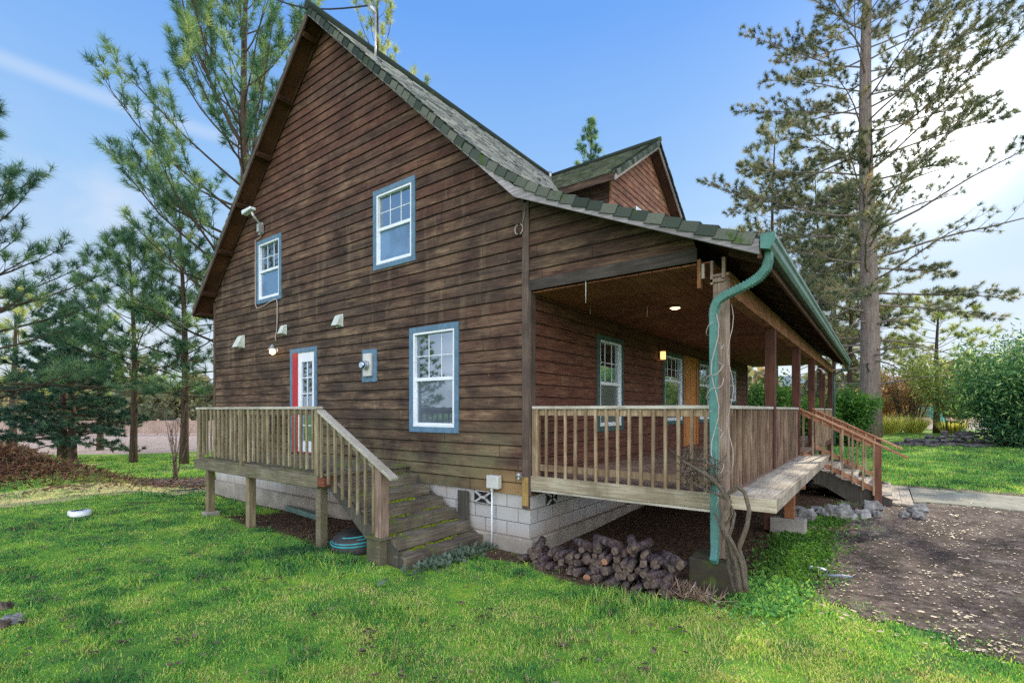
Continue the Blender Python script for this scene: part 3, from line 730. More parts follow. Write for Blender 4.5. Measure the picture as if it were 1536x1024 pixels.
# windows and doors
window(*WU, house, label='upper right gable window with grilles and blue screen')
window(*WL, house, label='large lower gable window with blue casing', bot_m='glass_l')
window(*WS, house, label='upper left gable window above the side door')
window(*W1, house, 'x', cas='casing_g', top_m='glass_p', bot_m='screen_d', label='first porch window, nearest the gable corner')
window(*W2, house, 'x', cas='casing_g', top_m='glass_p', bot_m='glass_p', split=.62, nm=4, label='porch window left of the front door')
window(*W3, house, 'x', cas='casing_g', top_m='glass_p', bot_m='glass_p', split=.62, nm=4, label='porch window right of the front door')
window(*W4, house, 'x', cas='casing_g', top_m='glass_p', bot_m='glass_p', label='far porch window')
# side door: casing, red recess jamb, white glazed door
x0, x1, z0, z1 = DR
mb = MB(); cw = .09
mb.box(x0, -.036, z0, x0+cw, .05, z1); mb.box(x1-cw, -.036, z0, x1, .05, z1); mb.box(x0+cw, -.036, z1-cw, x1-cw, .05, z1)
dr = mb.build('side_door', M['casing'], house, .003, label='white glazed side door with red jamb in blue casing')
mb = MB(); mb.box(x0+cw, -.03, z0, x0+cw+.19, -.002, z1-cw); mb.box(x0+cw, -.002, z0, x1-cw, .0, z0+.02); mb.build('storm_door', M['redp'], dr)
a0, a1 = x0+cw+.19, x1-cw; b0, b1 = z0+.03, z1-cw
mb = MB(); g0, g1, h0, h1 = a0+.13, a1-.10, b0+.22, b1-.20
mb.box(a0, -.012, b0, a1, .03, h0); mb.box(a0, -.012, h1, a1, .03, b1); mb.box(a0, -.012, h0, g0, .03, h1); mb.box(g1, -.012, h0, a1, .03, h1)
for i in range(1, 5): zz = h0+(h1-h0)*i/5; mb.box(g0, -.002, zz-.01, g1, .012, zz+.01)
mb.box((g0+g1)/2-.01, -.003, h0, (g0+g1)/2+.01, .012, h1)
mb.build('door_leaf', M['white'], dr)
mb = MB(); mb.box(g0, .014, h0, g1, .018, h1); mb.build('pane', M['glass'], dr)
# front door
x0, x1, z0, z1 = DF
mb = MB(); mb.box(-.03, x0, z0, .036, x0+.10, z1); mb.box(-.03, x1-.10, z0, .036, x1, z1); mb.box(-.03, x0+.1, z1-.1, .036, x1-.1, z1)
fd = mb.build('front_door', M['doorwood'], house, .004, label='stained wood front door')
mb = MB(); mb.box(-.02, x0+.10, z0, .004, x1-.10, z1-.10)
for a in (0, 1):
    for b in (0, 1): mb.box(.004, x0+.2+a*.42, z0+.2+b*.95, .014, x0+.54+a*.42, z0+.95+b*.95)
mb.build('door_leaf', M['doorwood'], fd, .004)
mb = MB(); mb.tube([(.004, x0+.2, 2.05), (.06, x0+.2, 2.05)], .025, 8); mb.box(.004, x0+.17, 1.95, .02, x0+.23, 2.2); mb.build('handle', M['metal'], fd)

# wall fixtures
mb = MB(); x0, x1, z0, z1 = MT; mb.box(x0, -.036, z0, x1, 0, z1)
mt = mb.build('meter_board', M['casing'], house, .004, label='blue board carrying a grey electric meter')
mb = MB(); mb.box(x0+.1, -.09, z0+.10, x1-.1, -.037, z1-.08); mb.build('meter_box', M['pvc'], mt, .008)
mb = MB(); c = ((x0+x1)/2, (z0+z1)/2)
mb.tube([(c[0], -.09, c[1]), (c[0], -.13, c[1])], [.085, .085], 20); mb.build('meter_ring', M['metal'], mt)
mb = MB(); mb.tube([(c[0], -.13, c[1]), (c[0], -.2, c[1]), (c[0], -.215, c[1])], [.07, .068, .05], 20); mb.build('meter_glass', M['glass'], mt)
for xc, zc, s in ((-8.37, 3.62, 1.05), (-6.44, 3.72, .68), (-4.42, 3.70, .78)):
    mb = MB(); w, h, d = .11*s, .13*s, .17*s
    mb.prism([(xc-w, -.03, zc+h), (xc-w, -.03, zc-h), (xc-w, -.03-d, zc-h), (xc-w, -.07, zc+h)], (2*w, 0, 0))
    o = mb.build('vent_hood', M['ventw'], house, .005)
    mb = MB(); mb.box(xc-w-.02, -.03, zc-h-.015, xc+w+.03, -.022, zc+h+.02); mb.build('flange', M['rtile' if False else 'ventw'], o)
# side wall lamp
mb = MB(); mb.tube([(-6.74, -.02, 3.30), (-6.74, -.05, 3.30)], [.07, .05], 14); mb.tube([(-6.74, -.05, 3.30), (-6.70, -.13, 3.33), (-6.60, -.2, 3.36)], .012, 6)
mb.tube([(-6.60, -.2, 3.40), (-6.60, -.2, 3.35), (-6.60, -.2, 3.30)], [.02, .05, .10], 14, cap=False)
wl = mb.build('wall_lamp', M['metal'], house, label='side wall lamp with lit bulb beside the blue door casing')
mb = MB(); mb.tube([(-6.60, -.2, 3.31), (-6.60, -.2, 3.27), (-6.60, -.2, 3.215), (-6.60, -.2, 3.19)], [.035, .06, .055, .02], 12); mb.build('bulb', M['lamp'], wl)
# flood lamp fixture and its cable
mb = MB(); mb.box(-7.50, -.06, 5.98, -7.32, -.026, 6.24); mb.tube([(-7.41, -.05, 6.2), (-7.40, -.22, 6.36), (-7.42, -.24, 6.44)], .03, 8)
mb.box(-7.38, -.16, 6.0, -7.30, -.03, 6.18)
fl = mb.build('floodlight', M['metal'], house, .004)
mb = MB(); mb.prism([(-7.74, -.32, 6.43), (-7.34, -.32, 6.47), (-7.34, -.32, 6.53), (-7.76, -.32, 6.53)], (0, .13, 0)); mb.build('lamp_head', M['white'], fl, .01)
mb = MB(); mb.tube([(-7.41, -.034, 6.0), (-7.45, -.034, 5.93), (-7.67, -.04, 5.90), (-7.675, -.04, 5.2), (-7.67, -.04, 4.42), (-7.60, -.04, 4.33), (-7.35, -.04, 4.33), (-7.0, -.04, 4.41), (-6.74, -.04, 4.43), (-6.70, -.04, 4.35), (-6.70, -.04, 4.0), (-6.72, -.04, 3.75), (-6.78, -.04, 3.58), (-6.74, -.05, 3.52)], .012, 5); mb.build('cable', M['cable'], house)
# meter conduit box near the corner
mb = MB(); mb.box(-.69, -.13, .86, -.47, -.03, 1.05); jb = mb.build('junction_box', M['pvc'], house, .012)
mb = MB(); mb.tube([(-.62, -.075, .86), (-.62, -.075, .82)], .025, 8); mb.tube([(-.62, -.075, .83), (-.625, -.075, -.03)], .0125, 8); mb.build('conduit', M['white'], jb)
mb = MB()
for k in range(2):
    a = [(-.16+.07*math.cos(q/10*6.28)+.01*k, -.05, 4.52+.075*math.sin(q/10*6.28)) for q in range(11)]; mb.tube(a, .006, 4)
mb.tube([(-.1, -.045, 4.58), (-.06, -.045, 4.72), (-.05, -.04, 4.79)], .006, 4); mb.build('wire_coil', M['cable'], house)
mb = MB(); mb.tube([(-.09, -.04, 1.06), (-.12, -.1, 1.06), (-.12, -.12, 1.02)], .018, 8); mb.tube([(-.155, -.1, 1.09), (-.09, -.1, 1.09)], .03, 8); mb.build('tap', M['metal'], house)
# porch lamps
for (x, y) in ((1.32, 2.09), (1.21, 11.4)):
    mb = MB(); mb.tube([(x, y, 3.61), (x, y, 3.595), (x, y, 3.59)], [.12, .115, .075], 20); o = mb.build('ceiling_lamp', M['post_w'], house)
    mb = MB(); mb.tube([(x, y, 3.589), (x, y, 3.575)], [.075, .05], 16); mb.build('bulb', M['lamp'], o)
mb = MB(); mb.box(.03, 4.92, 3.12, .05, 5.02, 3.3); mb.box(.05, 4.93, 3.27, .15, 5.01, 3.29); o = mb.build('wall_lantern', M['metal'], house)
mb = MB(); mb.box(.055, 4.93, 3.10, .14, 5.01, 3.265); mb.build('lantern_glass', M['lampw'], o)
for (x, y, a, b) in ((.88, -.02, 3.64, 3.36), (1.0, 1.75, 3.61, 3.44), (.25, 1.3, 3.61, 3.5)):
    mb = MB(); mb.tube([(x, y, a), (x, y, b)], .005, 5); mb.build('hanging_hook', M['pvc'], house)
mb = MB(); mb.tube([(2.45, 9.9, 3.28), (2.45, 9.9, 3.15), (2.62, 10.0, 3.10), (2.68, 10.0, 2.98)], [.008, .008, .02, .05], 6); mb.build('hanging_bracket', M['pvc'], house)

# porch deck
mb = MB(); mb.box(.03, -.03, .905, 2.44, .015, 1.085)
mb.build('deck_rim', wood('grey_tan_rim', (.15, .12, .08), (.40, .345, .245), (.66, .61, .49), 'x'), house, .004)
mb = MB(); mb.box(.03, -.025, .875, 2.44, .02, .902); mb.build('deck_rim_strip', M['rail'], house)
mb = MB(); n = 0; y = .017
while y < 14.7:
    mb.box(.036, y, 1.045, 2.58, y+.138, 1.07+random.uniform(-.001, .001)); y += .142
mb.build('deck_boards', wood('porch_deck_boards', (.11, .07, .05), (.25, .17, .125), (.4, .31, .25), 'x'), house)
mb = MB()
for i in range(24): y = .35+i*.6; mb.box(.05, y, .9, 2.42, y+.04, 1.04)
mb.box(2.44, .15, .89, 2.57, 14.7, 1.04); mb.build('deck_joists', M['post'], house)
# projecting bench deck outside the railing
mb = MB(); y = .12; 
for i in range(5):
    xx = 2.582+i*.084; mb.box(xx, .12, 1.03, xx+.080, 6.0, 1.062+random.uniform(-.002, .002), jit=.002)
bd = mb.build('side_ledge', wood('ledge_wood', (.16, .13, .10), (.42, .37, .30), (.66, .61, .53), 'y'), house, .003)
mb = MB(); mb.box(3.002, .118, .92, 3.04, 6.0, 1.064); mb.build('rim_board', M['deck_y'], bd, .004)
mb = MB(); mb.box(2.59, .08, .92, 3.04, .117, 1.06, jit=.002); mb.build('rim_board', M['deck'], bd, .004)
mb = MB(); mb.box(2.70, 3.02, .32, 2.84, 3.16, .92); mb.box(2.5, 3.05, .78, 2.98, 3.13, .92); mb.build('support_post', M['beam'], bd, .005)

def railing(name, parent, p, q, zt, zb, n, mats, bw=.035, out=(0, -1, 0), toprail=True, brail=True, slope=0.0, posts=(), seed=0, label=None, brz=.13, rmat='rail', ends=(0, 0)):
    """railing from p to q (x,y): top rail at zt, balusters to zb; slope lowers the far end"""
    rg = random.Random(seed); P = Vector((p[0], p[1], 0)); Q = Vector((q[0], q[1], 0)); t = (Q-P).normalized(); o = Vector(out)
    dz = Vector((0, 0, -slope))
    mb = MB()
    mb.beam(P-t*ends[0]+Vector((0, 0, zt-.02)), Q+t*ends[1]+dz*(1+ends[1]/max((Q-P).length, .01))+Vector((0, 0, zt-.02)), .12, .04, (0, 0, 1))
    root = mb.build(name, M[rmat], parent, .004)
    if label: root['label'] = label
    mb = MB(); mb.beam(P+Vector((0, 0, zt-.085)), Q+dz+Vector((0, 0, zt-.085)), .04, .085); mb.build('upper_rail', M[mats[0]], root, .003)
    if brail:
        mb = MB(); mb.beam(P+Vector((0, 0, zb+brz)), Q+dz+Vector((0, 0, zb+brz)), .038, .088); mb.build('lower_rail', M[mats[0]], root, .003)
    for i in range(n):
        f = (i+.5)/n; c = P.lerp(Q, f)+o*(.02+bw/2)+dz*f; j = rg.uniform(-.012, .012); w = bw*rg.uniform(.92, 1.05)
        tl = Vector((rg.uniform(-.005, .005), rg.uniform(-.003, .003), 0))
        mb = MB(); mb.beam(c+Vector((0, 0, zb+j)), c+tl+Vector((0, 0, zt-.045)), w, w, tuple(t)); mb.build('baluster', M[mats[1]], root, .003)
    for k in posts:
        c = P.lerp(Q, k[0])+dz*k[0]; mb = MB(); mb.box(c.x-.045, c.y-.045, k[1], c.x+.045, c.y+.045, k[2]); mb.build('post', M[k[3]], root, .005)
    return root
railing('railing', house, (.05, .03), (2.43, .03), 2.045, 1.075, 16, ('bal', 'bal'), seed=1, posts=((.015, 1.06, 2.0, 'bal'),), label='front porch railing facing the lawn')
railing('railing', house, (2.50, .15), (2.50, 3.02), 2.045, 1.0, 19, ('post', 'bal_s'), out=(1, 0, 0), bw=.029, seed=2, label='side porch railing above the ledge')
railing('railing', house, (2.50, 3.165), (2.50, 5.98), 2.045, 1.0, 19, ('post', 'bal_s'), out=(1, 0, 0), bw=.029, seed=3, label='second side porch railing above the ledge')
railing('railing', house, (2.50, 8.97), (2.50, 14.6), 2.045, 1.0, 30, ('bal', 'bal'), out=(1, 0, 0), seed=4, label='far porch railing beyond the steps')
mb = MB(); mb.box(2.2, -.16, -.1, 2.68, .34, .375, jit=.01)
pb = mb.build('concrete_pier', M['conc_m'], None, .02, label='mossy dark concrete block under the front porch post', cat='concrete block')

# ------------------------------------------------------------------ SIDE DECK with stairs
sd = empty('side_deck', (-4.6, -.8, 0), label='raised grey wooden side deck with mossy steps along the gable wall', cat='deck')
sd.location = (0, 0, 0)
mb = MB()
for i in range(11): mb.box(-6.72, -1.60+i*.143, 1.045, -2.42, -1.60+i*.143+.138, 1.075)
mb.build('deck_boards', M['deck_old'], sd, .002)
for b_ in ((-6.76, -1.66, .87, -2.55, -1.612, 1.05), (-6.76, -1.611, .87, -6.722, -.04, 1.05)):
    mb = MB(); mb.box(*b_); mb.build('rim_board', M['deck_old'], sd, .005)
mb = MB(); mb.box(-2.56, -1.655, .91, -2.38, -1.50, 1.03); mb.build('rim_end', M['redp'] if False else wood('red_brown_block', (.10, .03, .015), (.2, .07, .04), (.3, .12, .07), 'x'), sd)
for x in (-6.33, -4.74, -2.62):
    mb = MB(); mb.box(x-.06, -1.60, gzf(x, -1.6)-.1, x+.06, -1.48, .9); mb.build('support_post', M['bal_g'] if x < -3 else M['deck_old'], sd, .005)
mb = MB(); mb.box(-6.42, -1.66, -.05, -6.2, -1.42, gzf(-6.3, -1.6)+.07); mb.build('footing_block', M['cinder'], sd, .01)
railing('railing', sd, (-6.62, -1.60), (-2.60, -1.60), 2.045, 1.13, 25, ('deck_old', 'bal_g'), seed=5, brail=False, posts=((0, 1.05, 2.0, 'bal_g'), (.43, 1.05, 2.0, 'bal_g'), (1.0, 1.05, 2.0, 'bal_g')), label='side deck railing of slim grey green balusters', ends=(.06, .02))
railing('railing', sd, (-6.66, -1.55), (-6.66, -.06), 2.045, 1.13, 9, ('deck_old', 'bal_g'), out=(-1, 0, 0), seed=6, brail=False)
# stair railing
railing('stair_railing', sd, (-2.55, -1.60), (-1.22, -1.60), 2.0, 1.08, 8, ('deck_old', 'bal_g'), seed=7, slope=.70, brail=False, posts=(), ends=(.0, .28), label='sloping railing of the side steps')
mb = MB(); mb.box(-1.30, -1.63, .36, -1.17, -1.50, 1.27); mb.build('newel_post', M['post_w'], sd, .005)
mb = MB(); mb.box(-1.42, -1.66, .0, -1.16, -1.51, .34); mb.box(-1.44, -1.68, .34, -1.12, -1.49, .37); mb.build('newel_base', M['deck_old'], sd, .005)
# steps
noses = [(-2.47, 1.095), (-2.20, .955), (-1.91, .80), (-1.62, .64), (-1.34, .49), (-1.06, .33), (-.80, .165)]
for i, (x, z) in enumerate(noses):
    mb = MB(); xb = x-.31; yf = -1.50 if i < 6 else -1.54
    ye = -.06+.0*i
    mb.box(xb, yf, z-.04, x-.145, ye, z-.002, jit=.003); mb.box(x-.14, yf, z-.155 if i < 6 else -.05, x, ye, z-.001, jit=.004); 
    st = mb.build('step', M['step'], sd, .008)
    ms = MB(); rm = random.Random(80+i)
    if 1 < i:
        for q in range(34 if i > 2 else 10):
            yy = rm.uniform(yf+.08, ye-.08) if i > 3 else rm.uniform(-1.0, -.3)
            if math.sin(yy*5+i*2)+rm.random()*.7 < -.1: continue
            if i == 2 and q > 6: continue
            ms.blob((xb+.035+rm.random()**2*.09, yy, z), (rm.uniform(.012, .035), rm.uniform(.03, .08), rm.uniform(.006, .014)), 0, q, .4, 7, 4)
        ms.build('moss', M['moss'], st, kind='stuff')
mb = MB()
for y in (-1.50, -.08):
    mb = MB(); mb.prism([(-2.5, y, .90), (-2.5, y, 1.04), (-.85, y, .13), (-.85, y, -.05), (-1.1, y, -.05)], (0, -.04 if y < -1 else .03, 0)); mb.build('stringer', M['stepdark'], sd)
mb = MB(); mb.box(-1.32, -.055, .30, -1.10, -.03, .765); mb.build('cleat_post', M['stepdark'], sd, .004)

# ------------------------------------------------------------------ FRONT STEPS
fs = empty('front_steps', (0, 0, 0), label='wooden front steps with reddish sloping handrails leading up to the porch', cat='steps')
for i, (xa, xb, z) in enumerate(((2.60, 2.92, .915), (2.88, 3.21, .765), (3.17, 3.51, .61), (3.47, 3.80, .455), (3.76, 4.09, .31), (4.05, 4.40, .24))):
    mb = MB(); yb = 8.5 if i < 4 else 8.9
    mb.box(xa, 6.16, z-.04, xa+(xb-xa)*.5-.004, yb, z); mb.box(xa+(xb-xa)*.5, 6.16, z-.04, xb, yb, z-.001)
    if i < 5: mb.box(xb-.05, 6.18, z-.15, xb-.02, yb-.02, z-.042)
    mb.build('step', M['deck_y'], fs, .004)
for y in (6.13, 8.52): mb = MB(); mb.prism([(2.58, y, .7), (2.58, y, .92), (4.08, y, .30), (4.1, y, .02), (3.7, y, .02)], (0, .04, 0)); mb.build('stringer', M['stepdark'], fs)
for y, lab in ((6.08, 'near reddish stair railing'), (8.62, 'far reddish stair railing')):
    L = 1.33
    r = railing('stair_railing', fs, (2.55, y), (2.55+L, y), 2.05, 1.03, 8, ('railr', 'bal'), seed=int(y), slope=.70, brail=True, ends=(0, .42), rmat='railr', label=lab, brz=.10)
    mb = MB(); mb.box(3.80, y-.05, .1, 3.92, y+.07, 1.31); mb.build('newel_post', M['post'] if y > 7 else wood('red_newel', (.10, .04, .025), (.22, .095, .06), (.36, .18, .12), 'z'), r, .005)

# ------------------------------------------------------------------ GROUND
def axis(lo, hi, fine_lo, fine_hi, step, growth=1.16):
    a = list(np.arange(fine_lo, fine_hi+1e-6, step)); s = step
    while a[-1] < hi: s *= growth; a.append(a[-1]+s)
    s = step; b = []
    x = fine_lo
    while x > lo: s *= growth; x -= s; b.append(x)
    return np.array(b[::-1]+a)
gx_ = axis(-1500, 1500, -17, 9, .16); gy_ = axis(-400, 2500, -6, 16, .16)
X, Y = np.meshgrid(gx_, gy_)
Z = gz(X, Y)
me = bpy.data.meshes.new('ground'); nx, ny = len(gx_), len(gy_)
V = np.stack([X, Y, Z], -1).reshape(-1, 3).astype(np.float32)
me.vertices.add(len(V)); me.vertices.foreach_set('co', V.ravel())
ii, jj = np.meshgrid(np.arange(nx-1), np.arange(ny-1)); a = (jj*nx+ii).ravel()
Fq = np.stack([a, a+1, a+1+nx, a+nx], -1).astype(np.int32)
me.loops.add(Fq.size); me.loops.foreach_set('vertex_index', Fq.ravel())
me.polygons.add(len(Fq)); me.polygons.foreach_set('loop_start', np.arange(0, Fq.size, 4, dtype=np.int32)); me.polygons.foreach_set('use_smooth', np.ones(len(Fq), bool))
me.update(calc_edges=True)
D, L = DL(X, Y)
def dirtf(X, Y):
    D, L = DL(X, Y)
    under = sst(-.35, .1, Y)*(1-sst(14.5, 15.5, Y))*sst(-10.2, -9.8, X)*(1-sst(3.0, 3.5, X))       # under and beside the house
    deckd = sst(-1.9, -1.1, Y)*(1-sst(.1, .3, Y))*sst(-7.0, -5.5, X)*(1-sst(-2.2, -1.6, X))
    corner = np.exp(-(((X+.25)/.6)**2+((Y+.3)/.28)**2))*.9
    logs = np.exp(-(((X-1.3)/1.3)**2+((Y+.35)/.35)**2))*.95
    base = np.exp(-(((X-2.7)/.6)**2+((Y+.1)/.6)**2))*.6
    m = np.maximum.reduce([under, deckd*.95, corner, logs, base])
    return m
dirt = dirtf(X, Y)
lit = np.maximum(.95*np.exp(-(((L+14.2)/3.0)**2+((D-13.2)/2.0)**2)**1.5), .95*np.exp(-(((L+8.6)/3.6)**2+((D-14.6)/1.25)**2)**1.5))
fld = sst(23.5, 25.5, D-.45*np.maximum(0, L+6)*0-sst(0, 14, L)*12)
sunlit_tone = .62*sst(15, 18, D)*sst(25, 23, D)*(X < -3)*sst(.3, .6, fbm(X*.5, Y*.9, 77)) + sst(-10.1, -10.6, X)*sst(-12.9, -12.0, X)*sst(-7.5, -5.5, Y)*sst(1.6, .3, Y)  # sunlight painted as pale ground: far left lawn and strip past house shadow
for nme, arr in (('sunlit_tone', sunlit_tone), ('dirt', dirt), ('litter', lit), ('field', fld)):
    at = me.attributes.new(nme, 'FLOAT', 'POINT'); at.data.foreach_set('value', arr.astype(np.float32).ravel())
me.materials.append(M['ground'])
g = bpy.data.objects.new('ground', me); col.objects.link(g); tag(g, kind='structure')
# driveway sheet
sx = np.arange(2.2, 13, .07); sy = np.arange(-5.5, 9.9, .07)
X, Y = np.meshgrid(sx, sy); m = drive_mask(X, Y); Z = gz(X, Y)+.008
ok = (m > 0); cell = ok[:-1, :-1] & ok[1:, :-1] & ok[:-1, 1:] & ok[1:, 1:]
jj, ii = np.nonzero(cell); nxx = len(sx); q = [jj*nxx+ii, jj*nxx+ii+1, (jj+1)*nxx+ii+1, (jj+1)*nxx+ii]
V = np.stack([X, Y, Z], -1).reshape(-1, 3); idx = np.stack(q, -1)
used, inv = np.unique(idx.ravel(), return_inverse=True)
me = bpy.data.meshes.new('driveway'); me.vertices.add(len(used)); me.vertices.foreach_set('co', V[used].astype(np.float32).ravel())
me.loops.add(len(inv)); me.loops.foreach_set('vertex_index', inv.astype(np.int32).ravel()); me.polygons.add(len(idx)); me.polygons.foreach_set('loop_start', np.arange(0, len(inv), 4, dtype=np.int32)); me.update(calc_edges=True)
me.materials.append(M['drive']); o = bpy.data.objects.new('driveway', me); col.objects.link(o); tag(o, kind='structure')
# concrete path
mb = MB(); xs_ = np.linspace(4.42, 12, 18)
for i in range(17):
    a, b = xs_[i], xs_[i+1]
    mb.face([(a, 6.7+.05*math.sin(i), gzf(a, 6.7)+.03), (b, 6.7+.05*math.sin(i+1), gzf(b, 6.7)+.03), (b, 8.7, gzf(b, 8.7)+.03), (a, 8.7, gzf(a, 8.7)+.03)])
    mb.face([(a, 6.7+.05*math.sin(i), gzf(a, 6.7)-.05), (b, 6.7+.05*math.sin(i+1), gzf(b, 6.7)-.05), (b, 6.7+.05*math.sin(i+1), gzf(b, 6.7)+.03), (a, 6.7+.05*math.sin(i), gzf(a, 6.7)+.03)])
mb.build('path', M['path'], kind='structure')

# ------------------------------------------------------------------ grass blades
def inhouse(x, y): return ((x > -9.95) & (x < .1) & (y > -.08) & (y < 14)) | ((x > .0) & (x < 2.75) & (y > .1) & (y < 15)) | ((x > -2.5) & (x < -.75) & (y > -1.6) & (y < 0))
def blades(n, dmin, dmax, h, w, seed, dens=None):
    r = np.random.default_rng(seed)
    d = dmin+(dmax-dmin)*r.random(n)**1.25; l = (r.random(n)*2-1)*(d*1.09+.4)
    x = CX+F[0]*d+Rt[0]*l; y = CY+F[1]*d+Rt[1]*l
    k = (drive_mask(x, y) < .05+.9*(r.random(n)**4)) & ~inhouse(x, y) & (dirtf(x, y)+(fbm(x*2.6, y*2.6, 61)-.5)*.9 < .38+.5*(r.random(n)**5))
    k &= ~((x > 4.4) & (y > 6.6) & (y < 8.8))
    D, L = DL(x, y)
    lit = np.maximum(np.exp(-(((L+14.2)/3.0)**2+((D-13.2)/2.0)**2)**1.5), np.exp(-(((L+8.6)/3.6)**2+((D-14.6)/1.25)**2)**1.5))
    k &= lit < .35+.4*r.random(n)
    k &= ~((x < -10.4) & (x > -12.5) & (y > -7) & (y < 1) & (r.random(n) < .8))
    dn = fbm(x*1.6, y*1.6, 3); bare = sst(.57, .67, fbm(x*1.9, y*1.9, 57)); k &= r.random(n) < (.35+1.1*dn)*(1-.75*bare)
    return x[k], y[k], d[k], r
def grass_mesh(name, n, dmin, dmax, h, w, seed, **kw):
    x, y, d, r = blades(n, dmin, dmax, h, w, seed); n = len(x)
    tall = sst(.55, .75, fbm(x*2.6, y*2.6, 71))
    # tufts of longer grass by the stairs, the log pile and the block
    for (cx_, cy_, rr, am) in ((-2.4, -2.0, .7, 1.5), (-1.7, -1.95, .5, 1.2), (.15, -.5, .35, 1.3), (1.6, -.95, .33, 2.6), (2.0, -.8, .5, 1.4), (-6.9, -1.2, .35, 1.5), (3.2, 1.2, .6, .8)):
        tall = tall+am*np.exp(-(((x-cx_)**2+(y-cy_)**2)/rr**2))
    hh = h*(.4+.6*r.random(n)+.9*r.random(n)**6)*(1+1.0*tall)
    a = r.random(n)*6.283; lean = r.random(n)**1.3*.95*hh; la = r.random(n)*6.283
    sc = 1+.05*(d-dmin)
    ww = w*(.7+.6*r.random(n))*sc
    z = gz(x, y)-.004
    bx, by = np.cos(a)*ww/2, np.sin(a)*ww/2
    P0 = np.stack([x-bx, y-by, z], -1); P1 = np.stack([x+bx, y+by, z], -1)
    tx, ty = x+np.cos(la)*lean, y+np.sin(la)*lean
    mx, my = x+np.cos(la)*lean*.35, y+np.sin(la)*lean*.35
    P2 = np.stack([mx+bx*.8, my+by*.8, z+hh*.62], -1); P3 = np.stack([mx-bx*.8, my-by*.8, z+hh*.62], -1); P4 = np.stack([tx, ty, z+hh], -1)
    V = np.stack([P0, P1, P2, P3, P4], 1)
    V = V[:, [0, 1, 2, 4, 3], :].reshape(-1, 3)
    sunlit_tint = sst(4.2, 2.2, d-.12*x*0)*0+.42*sst(2.2, 3.6, x+.25*(y+3))*sst(-.5, -1.5, y)  # blades tinted yellower where the sun falls, sunlight put into the colour
    t = .10+.20*sst(7.5, 4.2, d)+.66*fbm(x*1.1, y*1.1, 41)+.75*(fbm(x*4.5, y*4.5, 43)-.5)-.12*np.minimum(tall, 1.2)+.50*(r.random(n)-.45)+sunlit_tint
    t = np.where(r.random(n) < .05+.10*sst(.50, .72, fbm(x*2.2, y*2.2, 91)), 1.0, np.clip(t*1.25-.12+.25*(fbm(x*9, y*9, 93)-.5), 0, .93))
    T = np.repeat(t, 5)
    return soup(name, V, 5, M['grass'], None, T, **kw)
grass_mesh('lawn_grass', 420000, 3.2, 12, .030, .0078, 1, kind='stuff', label='short green lawn grass in front of the house', cat='grass')
grass_mesh('lawn_grass', 200000, 11, 23, .055, .013, 2, kind='stuff', label='distant lawn grass beside the house and under the trees', cat='grass')
# fallen leaves
def leaf_litter(name, n, sampler, size, seed, tlo=0, thi=1, **kw):
    r = np.random.default_rng(seed); x, y = sampler(r, n); n = len(x); z = gz(x, y)+.012+.012*r.random(n)
    s = size*(.5+r.random(n)); a = r.random(n)*6.283; V = []
    ca, sa = np.cos(a), np.sin(a)
    q = [(-1, -.1), (-.3, -.6), (.5, -.45), (1, .1), (.4, .6), (-.4, .5)]
    P = []
    for (u, v) in q:
        jx = 1+.3*(r.random(n)-.5); P.append(np.stack([x+(u*ca-v*sa)*s*jx, y+(u*sa+v*ca)*s*jx, z+s*.22*(r.random(n))], -1))
    V = np.stack(P, 1).reshape(-1, 3); T = np.repeat(tlo+(thi-tlo)*r.random(n), 6)
    return soup(name, V, 6, M['litter'], None, T, **kw)
def s_drive(r, n):
    d = 4+9*r.random(n)**1.3; l = r.random(n)*(d*1.07); x = CX+F[0]*d+Rt[0]*l; y = CY+F[1]*d+Rt[1]*l
    k = (drive_mask(x, y) > -.15) & (r.random(n) < .25+1.1*sst(.4, .7, fbm(x*1.5, y*1.5, 81))); return x[k], y[k]
leaf_litter('leaf_litter', 8000, s_drive, .015, 5, 0, .33, kind='stuff', label='brown and pale fallen leaves scattered over the driveway', cat='fallen leaves')
def s_lawn(r, n):
    cx_ = []; cy_ = []
    for i in range(140):
        d = 3.6+7*r.random(); l = (r.random()*2-1)*d; x, y = W(d, l); k = int(2+5*r.random()); cx_ += list(x+r.normal(0, .035, k)); cy_ += list(y+r.normal(0, .035, k))
    d = 3.5+10*r.random(n); l = (r.random(n)*2-1)*d; x = np.concatenate([np.array(cx_), CX+F[0]*d+Rt[0]*l]); y = np.concatenate([np.array(cy_), CY+F[1]*d+Rt[1]*l])
    k = ~inhouse(x, y); return x[k], y[k]
o = leaf_litter('leaf_litter', 420, s_lawn, .024, 6, 0, .8, kind='stuff', label='dark curled leaves scattered on the green lawn', cat='fallen leaves')
o.location.z = .02
def s_under(r, n):
    x = np.concatenate([.1+2.4*r.random(n), -5.4+3.2*r.random(n//2)]); y = np.concatenate([-.5+6.0*r.random(n), -1.5+1.4*r.random(n//2)]); return x, y
leaf_litter('leaf_litter', 2600, s_under, .02, 7, 0, .7, kind='stuff', label='dark leaf debris on the soil under porch and side deck', cat='fallen leaves')
def s_mound(r, n):
    l = -14.2+3.0*r.normal(0, .6, n); d = 13+1.8*r.normal(0, .6, n); l2 = -8.6+3*r.normal(0, .6, n//2); d2 = 14.6+1.0*r.normal(0, .6, n//2)
    l = np.concatenate([l, l2]); d = np.concatenate([d, d2]); return CX+F[0]*d+Rt[0]*l, CY+F[1]*d+Rt[1]*l
leaf_litter('leaf_litter', 7000, s_mound, .05, 8, 0, .85, kind='stuff', label='reddish brown leaf litter over the soil mound', cat='fallen leaves')

SV = Vector((math.sin(R_(3.7))*math.cos(R_(23.6)), math.cos(R_(3.7))*math.cos(R_(23.6)), math.sin(R_(23.6))))
